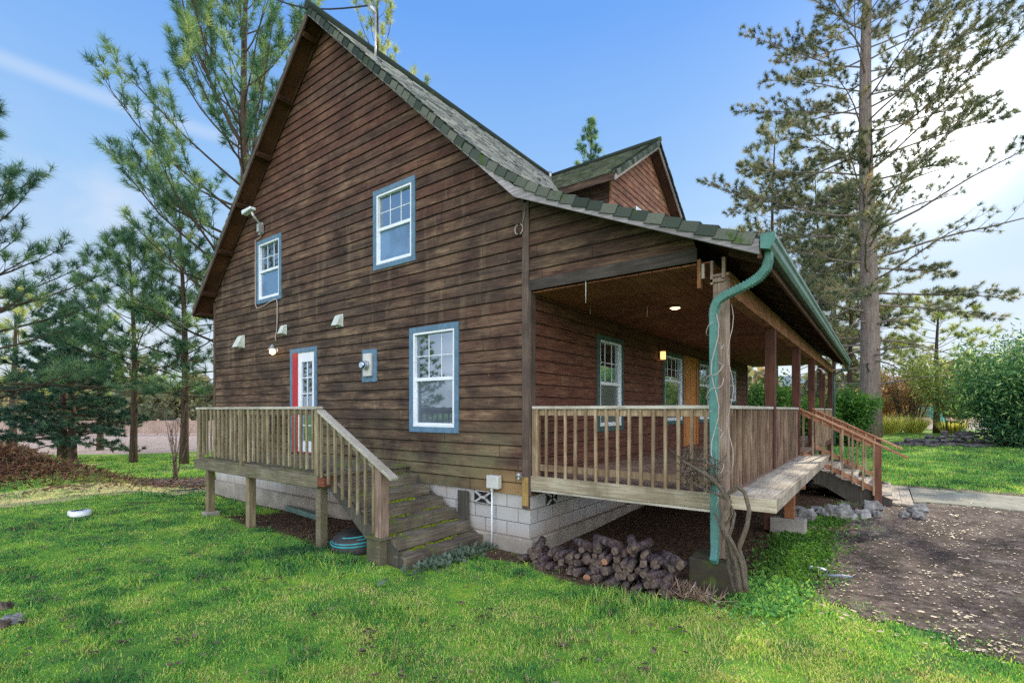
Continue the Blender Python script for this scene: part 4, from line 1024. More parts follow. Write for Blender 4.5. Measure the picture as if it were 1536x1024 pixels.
# ------------------------------------------------------------------ vegetation
def unit(a): return a/np.maximum(np.linalg.norm(a, axis=-1, keepdims=True), 1e-9)
def needles(P, Dr, T, k, ln, w, r, spread=(.25, 1.35), droop=.15):
    """P,Dr (N,3) tuft positions/directions -> triangles"""
    N = len(P); P = np.repeat(P, k, 0); Dr = np.repeat(Dr, k, 0); T = np.repeat(T, k)
    rnd = unit(r.normal(size=(N*k, 3))); perp = unit(np.cross(Dr, rnd)); th = spread[0]+(spread[1]-spread[0])*r.random(N*k)
    d = Dr*np.cos(th)[:, None]+perp*np.sin(th)[:, None]; d[:, 2] -= droop; d = unit(d)
    s = unit(np.cross(d, r.normal(size=(N*k, 3)))); L = ln*(.7+.5*r.random(N*k))
    P = P-Dr*(r.random(N*k)*ln*.7)[:, None]
    V = np.stack([P-s*w/2, P+s*w/2, P+d*L[:, None]], 1).reshape(-1, 3)
    return V, np.repeat(np.clip(T+r.normal(0, .06, N*k), 0, 1), 3)
def pine(name, base, H, tr, cb, blen, nb, seed, label, group=None, mat='ndl', bmat='bark', lean=(0, 0), elev=(.1, .9), curve=.35, k=34, nl=.2, nw=.012, sub=3.0, dead=0, cat='pine tree', thin=0, power=.75, tipsub=.36, tint=(.2, .75), leaders=0, side=None, droop=.15, gap=None, tufts_per=1.0, sag=0., lr=.30):
    rg = random.Random(seed); r = np.random.default_rng(seed)
    root = empty(name, base, label=label, cat=cat, group=group)
    tb = MB(); n = 12; pts = []; rad = []
    ph = rg.uniform(0, 6)
    def tp(f):
        return Vector((lean[0]*f*H+math.sin(f*5+ph)*.012*H*f, lean[1]*f*H+math.cos(f*4+ph)*.012*H*f, f*H))
    for i in range(n+1): f = i/n; pts.append(tp(f)-Vector((0, 0, .3 if i == 0 else 0))); rad.append(tr*((1-f)**.75*(1+.25*math.exp(-f*30)))+.012)
    tb.tube(pts, rad, 10, rough=.05)
    tb.build('trunk', M[bmat], root)
    lb = MB(); TP = []; TD = []; TT_ = []
    def ingap(p):
        if gap is None: return False
        q = Vector(p)+Vector(base)-Vector(gap[0]); t_ = q.dot(gap[1]); return (q-gap[1]*t_).length < gap[2]
    def limb(p0, az, el, L, r0, cv, fol=True, lvl=0):
        m = 7; pts = [p0]; p = p0.copy(); e = el; a = az
        for i in range(m):
            e += cv/m+rg.uniform(-.10, .10); a += rg.uniform(-.14, .14)
            if sag: e -= sag/m*(1 if i > 2 else -.3)
            p = p+Vector((math.cos(a)*math.cos(e), math.sin(a)*math.cos(e), math.sin(e)))*(L/m); pts.append(p.copy())
        lb.tube(pts, [max(.0035, r0*(1-i/(m+.3))**.8) for i in range(m+1)], 5 if lvl == 0 else 3, cap=False)
        if not fol: 
            return
        ns = max(2, int(L*sub*(1 if lvl == 0 else .8)))
        tn = rg.uniform(*tint)
        if lvl == 0:
            for j in range(ns):
                f = .28+.70*(j+rg.random())/ns; q = f*m; i0 = min(int(q), m-1); pp = pts[i0].lerp(pts[i0+1], q-i0); d = (pts[i0+1]-pts[i0]).normalized()
                sgn = 1 if j % 2 else -1
                a2 = math.atan2(d.y, d.x)+sgn*rg.uniform(.45, 1.1); e2 = math.asin(max(-1, min(1, d.z)))+rg.uniform(-.25, .45)
                l2 = max(.25, L*tipsub*(1.15-f)*rg.uniform(.6, 1.25)+.15)
                if ingap(pp) and rg.random() < .6: continue
                limb(pp, a2, e2, l2, r0*.34*(1-f*.5), .25, True, 1)
        nt = max(1, int((1+L*2.4 if lvl else 3)*tufts_per))
        for j in range(nt):
            f = 1-(j/nt)*(.75 if lvl else .3); q = f*m; i0 = min(int(q-1e-6), m-1); pp = pts[i0].lerp(pts[i0+1], q-i0); d = (pts[i0+1]-pts[i0]).normalized()
            if j:
                d = (d+Vector((rg.uniform(-.8, .8), rg.uniform(-.8, .8), rg.uniform(-.2, .8)))).normalized()
                e_ = pp+d*nl*rg.uniform(.4, 1.0); lb.tube([pp, e_], .004, 3, cap=False); pp = e_
            if thin and rg.random() < thin: continue
            if ingap(pp) and rg.random() < .6: continue
            TP.append(tuple(pp)); TD.append(tuple(d)); TT_.append(min(1, max(0, tn+rg.uniform(-.18, .18))))
    az = rg.uniform(0, 6)
    for i in range(nb):
        f = cb+(1-cb)*((i+rg.random()*.6)/nb); az += 2.4+rg.uniform(-.3, .3)
        a = az
        if side is not None and rg.random() < side[1]: a = side[0]+rg.uniform(-.9, .9)
        fr = (f-cb)/(1-cb); L = blen*((1-fr)**power)*rg.uniform(.7, 1.15)*(.65+.35*min(1, fr*5+.3))+.25
        el = elev[0]+(elev[1]-elev[0])*fr+rg.uniform(-.12, .12)
        p0 = tp(f); limb(p0, a, el, L, max(.012, tr*lr*(1-f)**.5*(L/blen)**.5), curve)
    for i in range(dead):
        f = cb*rg.uniform(.35, 1.1); p0 = tp(min(f, .95)); limb(p0, rg.uniform(0, 6.28), rg.uniform(-.25, .2), blen*rg.uniform(.25, .6), tr*.12, -.1, False)
    for i in range(leaders):
        f = rg.uniform(.35, .6); a = rg.uniform(0, 6.28); limb(tp(f), a, 1.0, H*.4, tr*.35, .5)
    TP.append(tuple(tp(1))); TD.append((0, 0, 1)); TT_.append(.5)
    lb.build('branches', M[bmat], root)
    V, T = needles(np.array(TP), np.array(TD), np.array(TT_), k, nl, nw, r, droop=droop)
    soup('crown', V, 3, M[mat], root, T)
    return root
def at(px, d, z=None):
    l = (px-768)/742*d; x, y = W(d, l); return (x, y, gzf(x, y) if z is None else z)
# ---- trees behind and left of the house
pine('pine_tree', at(372, 20), 22.5, .26, .17, 7.0, 66, 21, 'tall many branched green pine rising behind the left roof slope', elev=(.05, .95), curve=.65, k=32, nl=.34, nw=.02, sub=2.2, tint=(.25, .85), lean=(.01, 0), bmat='bark_d', tufts_per=1.2, power=.42, mat='ndl', leaders=3, droop=.1)
pine('pine_tree', at(276, 19.8), 10.5, .15, .22, 3.8, 48, 22, 'mid sized pine beside the left corner of the house', elev=(.0, .8), curve=.4, k=36, nl=.34, nw=.021, sub=2.5, tint=(.2, .8), bmat='bark_d')
pine('pine_tree', at(200, 20.4), 9.2, .13, .30, 3.8, 46, 23, 'pine with a straight slim trunk standing alone on the left lawn', elev=(.0, .8), curve=.4, k=36, nl=.34, nw=.021, sub=2.5, tint=(.15, .7), bmat='bark_d')
pine('spruce_tree', at(94, 21.5), 6.6, .17, .12, 2.7, 66, 24, 'dark blue green spruce, left one of a close pair behind the mound', group='pair of spruces behind the mound', mat='ndl_blue', elev=(-.15, .5), curve=.1, k=30, nl=.17, nw=.026, sub=4.8, cat='spruce tree', bmat='bark_d', tufts_per=1.6, sag=.2)
pine('spruce_tree', at(109, 20.6), 5.6, .15, .14, 2.6, 56, 25, 'dark blue green spruce, right one of a close pair behind the mound', group='pair of spruces behind the mound', mat='ndl_blue', elev=(-.15, .5), curve=.1, k=30, nl=.17, nw=.026, sub=4.8, cat='spruce tree', bmat='bark_d', tufts_per=1.6, sag=.2)
pine('pine_tree', at(-75, 13.2), 10.2, .2, .10, 4.3, 74, 26, 'near pine whose long needled branches enter at the left edge', elev=(.0, .9), curve=.45, k=44, nl=.27, nw=.013, sub=3.0, tint=(.15, .7), bmat='bark_d')
pine('pine_tree', at(150, 27), 8.6, .15, .34, 3.2, 22, 28, 'pale green pine farther back on the left between the slim trunks', elev=(.0, .8), curve=.4, k=34, nl=.38, nw=.028, sub=2.4, tint=(.3, .95), bmat='bark_d')
pine('pine_tree', at(20, 27), 8.5, .17, .30, 3.6, 24, 29, 'broad pale pine in the back at the far left', elev=(.0, .8), curve=.4, k=34, nl=.38, nw=.028, sub=2.4, tint=(.4, 1), bmat='bark_d', mat='ndl_yel')
pine('pine_tree', at(556, 21), 20.3, .24, .40, 4.2, 48, 30, 'yellow green pine top showing above the ridge', elev=(.2, 1.0), curve=.6, k=28, nl=.26, nw=.018, sub=2.2, tint=(.3, 1), mat='ndl_yel', bmat='bark_d', power=.6)
pine('pine_tree', at(893, 46), 28.5, .35, .55, 4.8, 50, 31, 'far pine top seen between main roof and dormer', elev=(.3, 1.1), curve=.5, k=22, nl=.42, nw=.05, sub=1.7, tint=(.2, .8), bmat='bark_d', power=.6)
# ---- right side
pine('pine_tree', at(1305, 27), 34, .50, .20, 8.6, 104, 41, 'tallest pine with a thick grey trunk right of the porch', mat='ndl_warm', elev=(-.05, .5), curve=.18, gap=(Vector((5.2, .5, 0)), SV, 2.6), lr=.17, k=28, nl=.25, nw=.024, sub=3.9, tint=(.15, .85), dead=22, thin=.12, power=.40, tipsub=.26, sag=.2, tufts_per=1.7)
for i, (px, d, H, s) in enumerate(((1163, 34, 22.0, 51), (1228, 38, 20.5, 52), (1252, 42, 19, 53), (1274, 36, 17.5, 54))):
    lab = ['slim pine nearest the gutter left of the tall pine', 'slim dark pine second from the gutter', 'slim dark pine third from the gutter', 'slim dark pine just left of the tall grey trunk'][i]
    pine('pine_tree', at(px, d), H, .17, .28, 4.4, 70, s, lab, group='slim pines behind the gutter', mat='ndl_haze', bmat='bark_d', elev=(-.05, .7), curve=.2, lr=.2, k=28, nl=.40, nw=.036, sub=2.7, tint=(.1, .8), dead=18, thin=.05, power=.5)
pine('pine_tree', at(1405, 31), 8.4, .17, .32, 3.6, 40, 61, 'small yellowish pine with bare lower trunk beside the bamboo', mat='ndl_yel', bmat='bark_d', elev=(-.05, .6), curve=.2, k=28, nl=.30, nw=.03, sub=2.4, tint=(.3, 1), dead=5, power=.5)
# fir across the lawn (mirrored in the lower gable window)
pine('fir_tree', (-24, -20, 0), 8.5, .2, .05, 2.6, 80, 71, 'dark fir standing out on the lawn across from the gable wall', mat='ndl', bmat='bark_d', elev=(-.1, .5), curve=.1, k=20, nl=.25, nw=.035, sub=3.0, tint=(.2, .8), cat='fir tree')

def leaves(P, T, ln, w, r, down=.3):
    N = len(P); d = r.normal(size=(N, 3)); d[:, 2] -= down; d = unit(d); s = unit(np.cross(d, r.normal(size=(N, 3)))); L = (ln*(.6+.8*r.random(N)))[:, None]; ww = w*(.7+.6*r.random(N))[:, None]
    V = np.stack([P, P+d*L*.5+s*ww, P+d*L, P+d*L*.5-s*ww], 1).reshape(-1, 3); return V, np.repeat(np.clip(T, 0, 1), 4)
def bushy(name, base, H, rx, n_stem, n_leaf, mat, ln, w, seed, label, cat='shrub', group=None, arch=.6, stemr=.015, smat='bark_d', low=.12, spread=.5, clump=14, wild=.12, trans=None):
    """many stems arching outwards, leaves clustered along their upper parts"""
    rg = random.Random(seed); r = np.random.default_rng(seed); root = empty(name, base, label=label, cat=cat, group=group)
    mb = MB(); cent = []
    for i in range(n_stem):
        a = rg.uniform(0, 6.28); r0 = rx*.25*math.sqrt(rg.random()); x0, y0 = math.cos(a)*r0, math.sin(a)*r0; h = H*rg.uniform(.55, 1.0); ro = rx*rg.uniform(.2, 1.0)
        pts = []
        for j in range(8):
            f = j/7; rr_ = ro*(f**1.7); z = h*(f-.22*arch*f*f*f*(ro/rx)*1.4); pts.append(Vector((x0+math.cos(a)*rr_+rg.uniform(-.03, .03)*f, y0+math.sin(a)*rr_+rg.uniform(-.03, .03)*f, z-.05*(j == 0))))
        mb.tube(pts, [stemr*(1-.8*j/7) for j in range(8)], 4, cap=False)
        for j in range(clump):
            f = low+(1-low)*rg.random()**.8; q = f*7; i0 = min(int(q), 6); c = pts[i0].lerp(pts[i0+1], q-i0); cent.append((c.x, c.y, c.z, i*.37 % 1))
    mb.build('stems', M[smat], root)
    cent = np.array(cent); idx = r.integers(0, len(cent), n_leaf); P = cent[idx, :3]+r.normal(0, spread*rx*.13, (n_leaf, 3)); P[:, 2] = np.maximum(P[:, 2], .03)
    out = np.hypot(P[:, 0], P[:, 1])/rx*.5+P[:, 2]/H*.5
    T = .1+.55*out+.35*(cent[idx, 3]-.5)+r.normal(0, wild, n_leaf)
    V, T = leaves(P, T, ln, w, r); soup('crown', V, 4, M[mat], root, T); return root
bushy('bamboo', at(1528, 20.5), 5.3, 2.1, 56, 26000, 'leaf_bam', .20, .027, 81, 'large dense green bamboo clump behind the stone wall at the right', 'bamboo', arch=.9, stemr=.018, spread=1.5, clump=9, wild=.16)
bushy('bamboo', at(1640, 24), 6.0, 2.6, 40, 20000, 'leaf_bam', .19, .024, 82, 'second bamboo clump cut off by the right edge', 'bamboo', arch=.8, stemr=.018, spread=.9)
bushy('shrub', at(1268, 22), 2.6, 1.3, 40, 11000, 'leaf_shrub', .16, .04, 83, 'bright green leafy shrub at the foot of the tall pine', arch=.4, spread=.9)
bushy('shrub', at(1432, 27), 5.4, 2.3, 24, 4200, 'ndl_yel', .18, .05, 84, 'airy yellow green small tree left of the bamboo', arch=.6, spread=1.0, low=.3)
bushy('small_tree', at(1364, 33), 5.6, 2.7, 13, 4200, 'leaf_brown', .17, .045, 85, 'small crooked tree with sparse pinkish brown leaves', 'tree', arch=.5, spread=1.1, low=.45, stemr=.07)
bushy('small_tree', at(1337, 36), 3.9, 2.0, 14, 3200, 'leaf_orange', .2, .06, 86, 'small tree with orange autumn leaves right of the tall pine', 'tree', arch=.4, spread=1.1, low=.45, stemr=.04)
for i, (px, d, h, s) in enumerate(((1333, 30, 1.3, 91), (1370, 31, 1.2, 92), (1428, 30, .9, 93))):
    rg = random.Random(s); r = np.random.default_rng(s); n = 1500; a = r.random(n)*6.28; ln = h*(.6+.5*r.random(n)); b = .35*r.random(n)**.5
    x0, y0 = np.cos(a)*b, np.sin(a)*b; x1, y1 = x0+np.cos(a)*ln*.75*r.random(n)**.7, y0+np.sin(a)*ln*.75*r.random(n)**.7; ln = ln*(.55+.5*r.random(n)); w = .014
    V = np.stack([np.stack([x0-w, y0, x0*0], -1), np.stack([x0+w, y0, x0*0], -1), np.stack([x1, y1, ln], -1)], 1).reshape(-1, 3)
    soup('grass_clump', V, 3, M['grass_yel'], None, np.repeat(r.random(n), 3), loc=at(px, d), label=['yellow ornamental grass clump close to the tall pine', 'yellow ornamental grass clump behind the crooked small tree', 'low yellow ornamental grass clump near the bamboo'][i], cat='ornamental grass', group='yellow grass clumps')
for i, (x, y, H, rx) in enumerate(((14.5, 24, 5.5, 3.0), (17.5, 34, 7.0, 3.6), (23, 45, 6.5, 3.6))):
    bushy('small_tree', (x, y, gzf(x, y)), H, rx, 26, 6500, 'ndl_yel', .34, .10, 120+i, ['yellow green tree beyond the bamboo, nearest the house', 'tallest yellow green tree beyond the bamboo', 'yellow green tree farthest beyond the bamboo'][i], cat='tree', spread=1.2, low=.2, stemr=.04)
# garden bushes seen through the porch
for i, (px, d, H, rx, s, lab) in enumerate(((1135, 31, 4.4, 2.3, 101, 'green leafy bush seen through the porch beside the house end'), (1190, 34, 2.6, 1.6, 102, 'rounded green bush seen between the porch posts'), (1228, 37, 3.0, 1.8, 103, 'green bush behind the far porch railing'))):
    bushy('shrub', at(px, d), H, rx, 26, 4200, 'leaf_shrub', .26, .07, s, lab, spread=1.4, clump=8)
# bare multi stem bush left of the deck
rg = random.Random(5); mb = MB(); 
for i in range(9):
    a = rg.uniform(0, 6.28); L = rg.uniform(1.6, 2.5); e = rg.uniform(1.15, 1.5); pts = [Vector((rg.uniform(-.1, .1), rg.uniform(-.1, .1), -.05))]
    for j in range(6):
        e += rg.uniform(-.12, .08); a += rg.uniform(-.3, .3); pts.append(pts[-1]+Vector((math.cos(a)*math.cos(e), math.sin(a)*math.cos(e), math.sin(e)))*L/6)
    mb.tube(pts, [.022*(1-j/7.2) for j in range(7)], 5)
    for j in range(3):
        k = rg.randint(2, 5); mb.tube([pts[k], pts[k]+Vector((rg.uniform(-.3, .3), rg.uniform(-.3, .3), rg.uniform(.2, .45)))], [.008, .003], 3)
b_ = mb.build('bare_shrub', M['vine'], None, label='leafless shrub of thin grey stems left of the side deck', cat='shrub'); b_.location = at(262, 14.9)
# brambles on the mound
r = np.random.default_rng(9); n = 3800; l = -14.0+1.7*r.normal(size=n); d = 13.3+.75*r.normal(size=n); x = CX+F[0]*d+Rt[0]*l; y = CY+F[1]*d+Rt[1]*l; z = gz(x, y)
a = r.random(n)*6.28; ln = .10+.22*r.random(n)**2; e = r.random(n)*1.4; w = .005
P = np.stack([x, y, z], -1); dv = np.stack([np.cos(a)*np.cos(e), np.sin(a)*np.cos(e), np.sin(e)], -1); s = np.stack([-np.sin(a), np.cos(a), a*0], -1)*w
V = np.stack([P-s, P+s, P+dv*ln[:, None]*.6+s+np.array([0, 0, .05]), P+dv*ln[:, None]], 1).reshape(-1, 3)
soup('brambles', V, 4, M['bramble'], None, np.repeat(r.random(n), 4), kind='stuff', label='tangled reddish brown brambles growing over the soil mound', cat='brambles')

# far woodland masses
def woods(name, d0, d1, l0, l1, n, size, h, mat, seed, label):
    r = np.random.default_rng(seed); nt = n//260; tl = l0+(l1-l0)*r.random(nt); td = d0+(d1-d0)*r.random(nt); th = h*(.55+.6*r.random(nt)); tt = r.random(nt)
    idx = r.integers(0, nt, n); f = r.random(n)**.8; rad = th[idx]*.34*(1-f**2*.75); an = r.random(n)*6.28; rr_ = rad*np.sqrt(r.random(n))
    x = CX+F[0]*td[idx]+Rt[0]*tl[idx]+np.cos(an)*rr_; y = CY+F[1]*td[idx]+Rt[1]*tl[idx]+np.sin(an)*rr_; z = f*th[idx]
    V, T = leaves(np.stack([x, y, z], -1), .1+.55*tt[idx]+.25*f+r.normal(0, .1, n), size, size*.35, r)
    soup(name, V, 4, M[mat], None, T, kind='stuff', label=label, cat='woods')
woods('far_woodland', 70, 110, -120, -20, 26000, 1.3, 8.5, 'leaf_far', 1, 'hazy distant woodland behind the field on the left')
woods('far_woodland', 62, 110, 12, 120, 30000, 1.3, 9, 'leaf_far', 2, 'hazy distant woodland behind the garden on the right')
# hills
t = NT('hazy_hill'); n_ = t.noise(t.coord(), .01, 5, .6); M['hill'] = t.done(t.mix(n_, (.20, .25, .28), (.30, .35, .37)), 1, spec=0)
mb = MB(); n = 90; pr0 = None; rows = []
for i in range(n+1):
    a = YAW+R_(-70)+R_(140)*i/n; hh = 26+26*fbm(np.array(i*.07), np.array(.3), 4)+14*float(fbm(np.array(i*.3), np.array(.9), 8)); hh = float(hh); rd = 700
    rows.append([(CX-math.sin(a)*rd, CY+math.cos(a)*rd, -2), (CX-math.sin(a)*(rd+60), CY+math.cos(a)*(rd+60), hh*.55), (CX-math.sin(a)*(rd+160), CY+math.cos(a)*(rd+160), hh)])
for i in range(n):
    for j in range(2): mb.face([rows[i][j], rows[i+1][j], rows[i+1][j+1], rows[i][j+1]][::-1], 0, True)
mb.build('hills', M['hill'], kind='structure')
# boundary fence on the left
rgf = random.Random(3)
def fence(name, d0, l0, d1, l1, h, label, mat):
    a = W(d0, l0); b = W(d1, l1); L = math.hypot(b[0]-a[0], b[1]-a[1]); n = int(L/2.4); root = empty(name, (a[0], a[1], 0), math.atan2(b[1]-a[1], b[0]-a[0]), label=label, cat='fence')
    for i in range(n+1):
        mb = MB(); mb.box(i*2.4-.06, -.06, -.1, i*2.4+.06, .06, h+.1); mb.build('post', mat, root)
    mb = MB()
    for i in range(int(n*2.4/.16)): mb.box(i*.16, -.09, .08, i*.16+.15, -.062, h+rgf.uniform(-.02, .02))
    mb.build('boards', mat, root)
M['fence'] = wood('pinkish_fence_wood', (.30, .21, .17), (.48, .36, .30), (.62, .50, .43), 'z')
fence('wooden_fence', 38, -48, 42, -17, 1.15, 'low pinkish board fence across the field on the left', M['fence'])
fence('wooden_fence', 52, 30, 56, 62, 1.2, 'low weathered board fence far behind the garden on the right', M['fence'])

# ------------------------------------------------------------------ stone wall, rocks, logs
rg = random.Random(12)
sw = MB()
A, Bq = at(1338, 22.5), at(1620, 20)
for row in range(4):
    s = 0; L = math.dist(A[:2], Bq[:2])
    while s < L:
        w = rg.uniform(.25, .75); f = (s+w/2)/L; x = A[0]+(Bq[0]-A[0])*f+rg.uniform(-.15, .15); y = A[1]+(Bq[1]-A[1])*f+rg.uniform(-.25, .25)+row*.12; hh = rg.uniform(.07, .14)
        if row*.16 < .12+.5*min(1, f*2.5): sw.blob((x, y, gzf(x, y)+.05+row*.15), (w/2*1.05, rg.uniform(.15, .3), hh), 0, rg.randint(0, 9999), .35, 7, 4)
        s += w*.9
for i in range(46):
    f = rg.uniform(-.04, .5); x = A[0]+(Bq[0]-A[0])*f+rg.uniform(-.4, .6); y = A[1]+(Bq[1]-A[1])*f+rg.uniform(-.8, .9); sw.blob((x, y, gzf(x, y)+.05), (rg.uniform(.1, .4), rg.uniform(.1, .3), rg.uniform(.04, .12)), 0, i, .35, 7, 4)
sw.build('stone_wall', M['slate'], None, label='low dry stone wall of dark slabs in front of the bamboo', cat='stone wall')
rocks = []
for i in range(24):
    if i < 18: x = 2.7+i/17*1.15; y = 3.9+(x-2.7)*1.0+rg.uniform(-.25, .55); s = rg.uniform(.07, .15)
    else: x = 3.7+rg.random()*.8; y = 5.0+rg.random()*.9; s = rg.uniform(.05, .11)
    mb = MB(); mb.blob((0, 0, s*.45), (s*1.2, s, s*.8), 0, 300+i, .4, 8, 5)
    if i in (2, 9): mb = MB(); mb.blob((0, 0, .1), (.24, .17, .17), 0, 300+i, .4, 8, 5)
    o = mb.build('rock', M['rock'], None, label='grey rough rock lying in the row beside the front steps', cat='rock', group='rocks beside the front steps'); o.location = (x, y, gzf(x, y)-.01); o.rotation_euler = (0, 0, rg.uniform(0, 6))
# firewood
logs = []
def log(x, y, z, L, rr_, rz, tilt, i):
    mb = MB(); n = rg.choice((3, 4, 5, 9, 9, 10)); pts = [(0, -L/2, 0), (0, -L/6, rr_*.06), (0, L/6, -rr_*.05), (0, L/2, 0)]
    mb.tube(pts, [rr_, rr_*1.05, rr_*.98, rr_*.95], n, 0, cap=1, rough=.10)
    o = mb.build('firewood_log', [M['logbark'], M['logend']], None, label='short dark firewood log in the heap below the porch edge', cat='firewood log', group='firewood logs heaped below the porch'); o.location = (x, y, z); o.rotation_euler = (tilt, 0, rz)
k = 0
prof_h = lambda x: .16 if x < .55 else (.26 if x < .9 else (.31 if x < 1.3 else (.40 if x < 1.75 else .31)))
zrow = .06
for row in range(8):
    x = .16+rg.uniform(0, .1)
    while x < 2.18:
        rr_ = rg.uniform(.033, .058)
        if zrow < prof_h(x)+rg.uniform(-.03, .04):
            log(x, -.22+rg.uniform(-.07, .07)-.12*max(0, x-.8)+.035*row, gzf(x, -.2)+zrow+rg.uniform(-.01, .01)-.02, rg.uniform(.28, .42), rr_, rg.uniform(-.45, .45), rg.uniform(-.15, .15), k); k += 1
        x += rr_*1.95+rg.uniform(0, .015)
    zrow += .080
for (x, z, rz, tl, L) in ((1.62, .46, .5, .25, .26), (1.72, .45, -.7, .3, .3), (.95, .33, 1.2, .1, .3), (1.3, .42, 1.4, .1, .34), (2.0, .33, 1.35, .05, .42), (2.1, .38, .9, .1, .3), (.30, .22, .3, .3, .26), (1.15, .38, .5, .4, .25)):
    log(x, -.2-.1*max(0, x-.8), z, L, .055, rz, tl, k); k += 1
# cinder block under the ledge
mb = MB(); mb.box(-.24, -.11, 0, .24, .11, .24, jit=.004)
o = mb.build('concrete_block', M['cinder'], None, .01, label='pale grey concrete block under the ledge support', cat='concrete block'); o.location = (2.75, 3.08, gzf(2.75, 3.08)-.03); o.location.z = .08; 
# hose reel under the side steps
hz = gzf(-2.1, -1.35)
mb = MB(); mb.tube([(0, 0, -.02), (0, 0, .08), (0, 0, .18), (0, 0, .25), (0, 0, .27)], [.38, .38, .35, .28, .1], 24)
hr = empty('hose_pile', (-2.12, -1.28, hz), label='teal garden hose coiled on a dark round tub under the side steps', cat='garden hose'); mb.build('tub', plain('dark_rubber', (.03, .03, .03), .6, .4), hr)
mb = MB(); M['hose'] = plain('teal_hose', (.03, .30, .34), .4, .2)
for k_ in range(4):
    rr_ = .37-.03*k_+.01*(k_%2); mb.tube([(math.cos(a/24*6.283+k_)*rr_+.012*math.sin(k_*3), math.sin(a/24*6.283+k_)*rr_, .15+.03*k_+.03*math.sin(a*.26+k_*1.3)) for a in range(24)], .012, 6)
mb.build('hose', M['hose'], hr)
# green downspout piece lying by the foundation, rods on the lawn, white block, rubbish
mb = MB(); mb.tube([(-5.95, -.22, .06), (-4.55, -.30, .03)], .05, 4, sq=(.1, .08), smooth=False); o = mb.build('gutter_piece', plain('faded_green_metal', (.12, .21, .19), .5, .2), None, label='short green drain pipe lying along the foundation under the side deck', cat='drain pipe')
o.location.z = gzf(-5.2, -.3)+.04
for i, (p, q) in enumerate((((268, 13.3), (302, 13.6)), ((255, 12.8), (298, 13.0)))):
    a, b = at(*p), at(*q); mb = MB(); mb.tube([Vector(a)+Vector((0, 0, .05)), Vector(b)+Vector((0, 0, .06))], .02, 6); mb.build('pipe', plain('dark_pipe', (.05, .06, .065), .4), None, label=['thin dark pipe lying on the lawn left of the deck', 'second thin dark pipe on the lawn, nearer the camera'][i], cat='pipe')
x, y, z = at(121, 9.25); mb = MB(); mb.tube([(0, 0, 0), (0, 0, .10)], [.17, .16], 16); mb.box(-.17, -.16, 0, .0, .16, .1)
o = mb.build('salt_block', M['white'], None, .02, label='small white block lying on the lawn at the left', cat='block'); o.location = (x, y, z+.02)
for i, (px, d, s) in enumerate(((18, 4.62, .10), (4, 4.55, .08), (8, 5.0, .07))):
    mb = MB(); mb.blob((0, 0, .03), (s, s*.8, s*.6), 0, 60+i, .4); o = mb.build('dead_stump_piece', M['rock'] if i == 0 else M['logend'], None, label=['grey knobbly piece of wood on the grass at the left edge', 'brown piece of wood on the grass at the left edge', 'small brown chunk of wood behind the grey one at the left edge'][i], cat='wood piece'); o.location = at(px, d)
x, y = 3.32, 1.25; mb = MB(); mb.tube([(0, 0, .02), (.22, .10, .03), (.32, .12, .03)], [.012, .015, .01], 6); mb.blob((-.05, .2, .03), (.11, .06, .03), 0, 4, .4)
o = mb.build('crumpled_wrapper', plain('pale_blue_plastic', (.25, .30, .42), .4, .3), None, label='crumpled pale blue plastic scrap on the driveway edge', cat='litter'); o.location = (x, y, gzf(x, y)+.01)
mb = MB()
for i in range(3): mb.box(0, i*.12, 0, .95, i*.12+.11, .035, jit=.004)
o = mb.build('wood_plank', wood('rotten_plank', (.05, .035, .025), (.16, .10, .065), (.28, .19, .13), 'x'), None, .004, label='weathered brown plank lying on the ground by the ledge', cat='plank'); o.location = (3.05, 3.3, gzf(3.4, 3.3)+.02); o.rotation_euler = (0, 0, .75)
# teal slide
sl = at(1389, 38); mb = MB(); mb.prism([(0, 0, 1.7), (.9, 0, 1.6), (2.1, 0, .0), (1.9, 0, -.05)], (0, .8, 0)); o = mb.build('play_slide', plain('teal_plastic', (.12, .48, .45), .4), None, .03, label='pale teal slanted slide beyond the yellow grasses', cat='slide'); o.location = (sl[0], sl[1], sl[2]+.0); o.rotation_euler = (0, 0, YAW)
# vine at the post
rg = random.Random(44); vn = empty('climbing_vine', (2.86, -.35, 0), label='gnarled leafless vine twisting up beside the teal downspout', cat='vine')
def vp(px, py, y):
    u = (px-768)/742; v = (615-py)/742; rx_ = F[0]+u*Rt[0]; ry = F[1]+u*Rt[1]; t = (y-CY)/ry; return Vector((CX+t*rx_-2.86, y+.35, CZ+t*v))
strands = [([(1112, 888), (1106, 850), (1096, 815), (1082, 785), (1094, 752), (1078, 728), (1060, 712), (1040, 700), (1022, 690)], .040, -.42),
           ([(1118, 888), (1116, 850), (1108, 822), (1120, 790), (1124, 765), (1117, 738), (1104, 728), (1090, 742), (1098, 770), (1088, 790), (1100, 820)], .030, -.38),
           ([(1104, 888), (1094, 850), (1090, 815), (1098, 790), (1102, 770), (1090, 748), (1068, 738), (1046, 728), (1028, 715)], .024, -.34),
           ([(1120, 885), (1113, 845), (1098, 812), (1085, 795), (1077, 778), (1070, 768)], .024, -.45),
           ([(1094, 755), (1083, 730), (1070, 700), (1055, 688), (1036, 690), (1018, 684)], .02, -.30),
           ([(1078, 728), (1062, 705), (1046, 700), (1030, 708), (1008, 704)], .014, -.33)]
mb = MB()
for pts, r0, y in strands:
    P = []
    for i in range(len(pts)-1):
        for j in range(3):
            f = j/3; P.append(vp(pts[i][0]+(pts[i+1][0]-pts[i][0])*f, pts[i][1]+(pts[i+1][1]-pts[i][1])*f, y+.03*math.sin(i*1.7+f*2)))
    P.append(vp(*pts[-1], y)); n = len(P); mb.tube(P, [r0*(1-.72*i/n) for i in range(n)], 8, rough=.08)
mb.build('stem', M['vine'], vn)
mb = MB()
